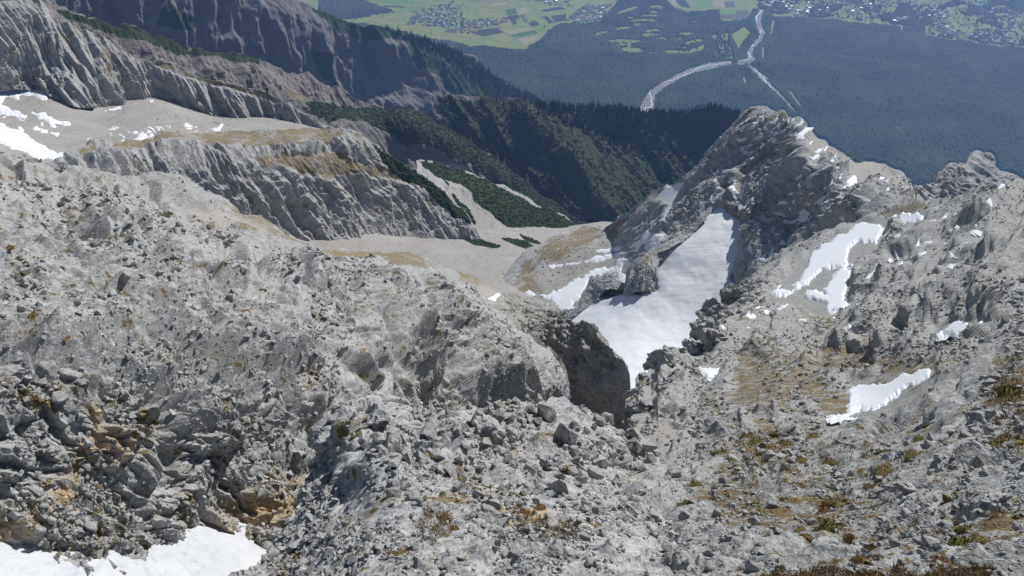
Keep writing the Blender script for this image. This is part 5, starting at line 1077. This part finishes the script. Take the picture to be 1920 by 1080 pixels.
for k, (x, y, wp, c_) in enumerate([(1302,912,38,'green'),(1342,938,26,'green'),(1403,827,44,'olive'),(1417,835,40,'green'),(1467,823,48,'olive'),(1473,835,40,'olive'),(1523,822,40,'olive'),(1350,853,34,'olive'),(1368,863,26,'green'),(1343,882,30,'olive'),(1430,852,26,'green'),(1467,852,30,'green'),(1500,862,26,'olive'),(1513,847,30,'olive'),(1553,857,34,'olive'),(1722,825,34,'green'),(1657,847,34,'green'),(1600,818,30,'olive'),(1602,828,28,'olive'),(1740,795,26,'olive'),(1827,780,24,'olive'),(1717,870,40,'olive'),(1493,917,34,'olive'),(1560,920,24,'green'),(1663,903,50,'olive'),(1640,915,40,'rust'),(1557,987,56,'green'),(1500,985,30,'olive'),(1570,950,52,'olive'),(1550,957,40,'rust'),(1773,960,40,'green'),(1803,978,36,'green'),(1800,1013,64,'green'),(1830,1008,40,'olive'),(1472,940,20,'green'),(1418,947,24,'green'),(1420,977,22,'olive'),(1383,883,28,'olive'),(1290,955,34,'olive'),(1537,887,22,'olive'),(1510,1010,26,'rust'),(1760,1040,40,'rust'),(1785,1058,30,'rust'),(1823,1042,34,'rust'),(1897,740,60,'green'),(1905,755,44,'olive'),(1895,835,60,'olive'),(1870,845,40,'olive'),(1390,1040,24,'rust'),(1620,1060,40,'rust'),(1650,1050,36,'rust'),(1265,905,20,'green'),(1245,880,16,'olive'),(1210,870,16,'olive'),(1275,957,20,'green')]):
    tuft(A_, x, y, wp, c_, SPEC.get((x, y), cushion_label(x, y, c_)), None if (x, y) in SPEC else (GCU if c_ != 'rust' else 'rust moss pads on the right slope'), k)
for k, (h_, x, y, wp, c_, lb) in enumerate([(L_,438,532,24,'green','round dark green cushion alone on the left slope'),(L_,312,403,20,'green','dark cushion near the top of the left slope'),(L_,290,452,14,'green','small green cushion under the slope top'),(L_,480,570,14,'green','small green cushion low on the ribbed rock'),(L_,12,483,20,'rust','orange plant cushion at the left edge'),(L_,188,653,16,'tan','tall tan grass tuft on the left slope'),(L_,113,657,16,'tan','tan grass tuft beside a yellowish boulder'),(L_,28,607,20,'tan','fan shaped tan grass tuft at the left edge'),(L_,115,497,16,'tan','tan tuft in the grey rubble below the slope top'),(L_,160,448,16,'rust','small orange tuft on the upper left rubble'),(L_,57,403,14,'rust','orange tuft close to the slab ridge'),(L_,205,452,16,'rust','rust tuft below a dark hollow'),(L_,268,494,14,'tan','tan tuft on the middle of the left slope'),(L_,335,552,14,'tan','pale tan tuft on bare grey rock'),
    (S_,985,962,40,'rust','orange moss cushion in the brown plant mat'),(S_,1010,955,34,'rust','rust cushion right of the orange moss'),(S_,965,955,30,'rust','bright orange cushion at the left of the plant mat'),(S_,1020,985,40,'rust','dark rust pad in the lower plant mat'),(S_,752,1033,30,'tan','tan tuft with a dark side on the spur'),(S_,735,1035,24,'rust','orange flat moss beside the tan tuft on the spur'),(S_,835,975,34,'rust','brown moss pad left of the plant mat'),(S_,850,990,26,'rust','small brown moss pad below the left one'),(A_,1870,960,30,'tan','tan tuft beside the largest boulder')]):
    tuft(h_, x, y, wp, c_, lb, None, k)
# dry grass that nobody could count
bl = []
def blades(h_, poly, n, hpx, seed):
    L = LAYERS[h_]; lo = L.nb * L.shape[1]; a = np.array(poly, float)
    ok = np.where((poly_sd(L.px, L.py, poly) + 20 * fbm(np.stack([L.px, L.py, L.px * 0], -1), 26, 5, seed) > 6))[0]; ok = ok[ok >= lo]
    if len(ok) == 0: return
    ids = rng.choice(ok, n); P, N, r_ = L.P[ids], L.N[ids], L.r[ids]
    h = hpx * r_ / F * rng.uniform(.5, 1.2, n); ang = rng.uniform(0, 6.3, n); lean = rng.normal(0, .45, (n, 3)); lean[:, 2] = 1
    w_ = .10 * h; s_ = np.stack([np.cos(ang), np.sin(ang), 0 * ang], -1) * w_[:, None]
    jit = rng.normal(0, 1, (n, 3)) * (r_ / F * 2)[:, None] * np.array([1, 1, .2])
    bl.append(np.stack([P + jit - s_, P + jit + s_, P + jit + lean * h[:, None]], 1).reshape(-1, 3))
blades(A_, [(1380,1070),(1500,1052),(1620,1058),(1740,1066),(1860,1060),(1860,1100),(1380,1100)], 5500, 10, 3)
blades(A_, [(1600,1010),(1660,1030),(1660,1060),(1590,1050)], 1600, 9, 4)
blades(S_, [(945,975),(1060,968),(1085,990),(1060,1015),(960,1010)], 4500, 7, 5)
blades(S_, [(800,965),(870,970),(870,1000),(820,1005),(790,990)], 2000, 7, 6)
blades(A_, [(1360,700),(1500,665),(1640,665),(1690,700),(1600,740),(1570,800),(1450,790),(1360,760)], 3000, 3, 7)
blades(A_, [(1350,830),(1500,812),(1640,825),(1600,880),(1400,890)], 4000, 6, 8); blades(A_, [(1860,700),(1920,690),(1920,860),(1860,850)], 2500, 7, 9); blades(A_, [(1300,900),(1700,870),(1640,990),(1400,1000)], 3500, 6, 10)
V = np.concatenate(bl); link('dry_grass', mesh_np('dry_grass', V, np.arange(len(V)).reshape(-1, 3)), plain('dry grass mix', (0.13, 0.09, 0.042), (0.33, 0.235, 0.12), 6), kind='stuff')
print('plants', time.time() - T0)
# ---- haze
m, n, p = newmat('haze air'); n.nodes.remove(p); pv = n.nodes.new('ShaderNodeVolumePrincipled')
pv.inputs['Color'].default_value = (0.30, 0.53, 1.0, 1); pv.inputs['Density'].default_value = HAZE; pv.inputs['Anisotropy'].default_value = .2
n.links.new(pv.outputs[0], n.nodes['Material Output'].inputs['Volume'])
def box(x0, x1, y0, y1, z0, z1):
    V = np.array([(x, y, z) for z in (z0, z1) for y in (y0, y1) for x in (x0, x1)], float)
    return V, np.array([(0,2,3,1),(4,5,7,6),(0,1,5,4),(2,6,7,3),(0,4,6,2),(1,3,7,5)])
V, Q = box(-9000, 9000, -60, 14000, VZ - 40, 12)
link('haze', mesh_np('haze', V, Q), m, kind='stuff')
print('tris', sum(len(o.data.polygons) * 2 for o in bpy.data.objects if o.type == 'MESH'), time.time() - T0)
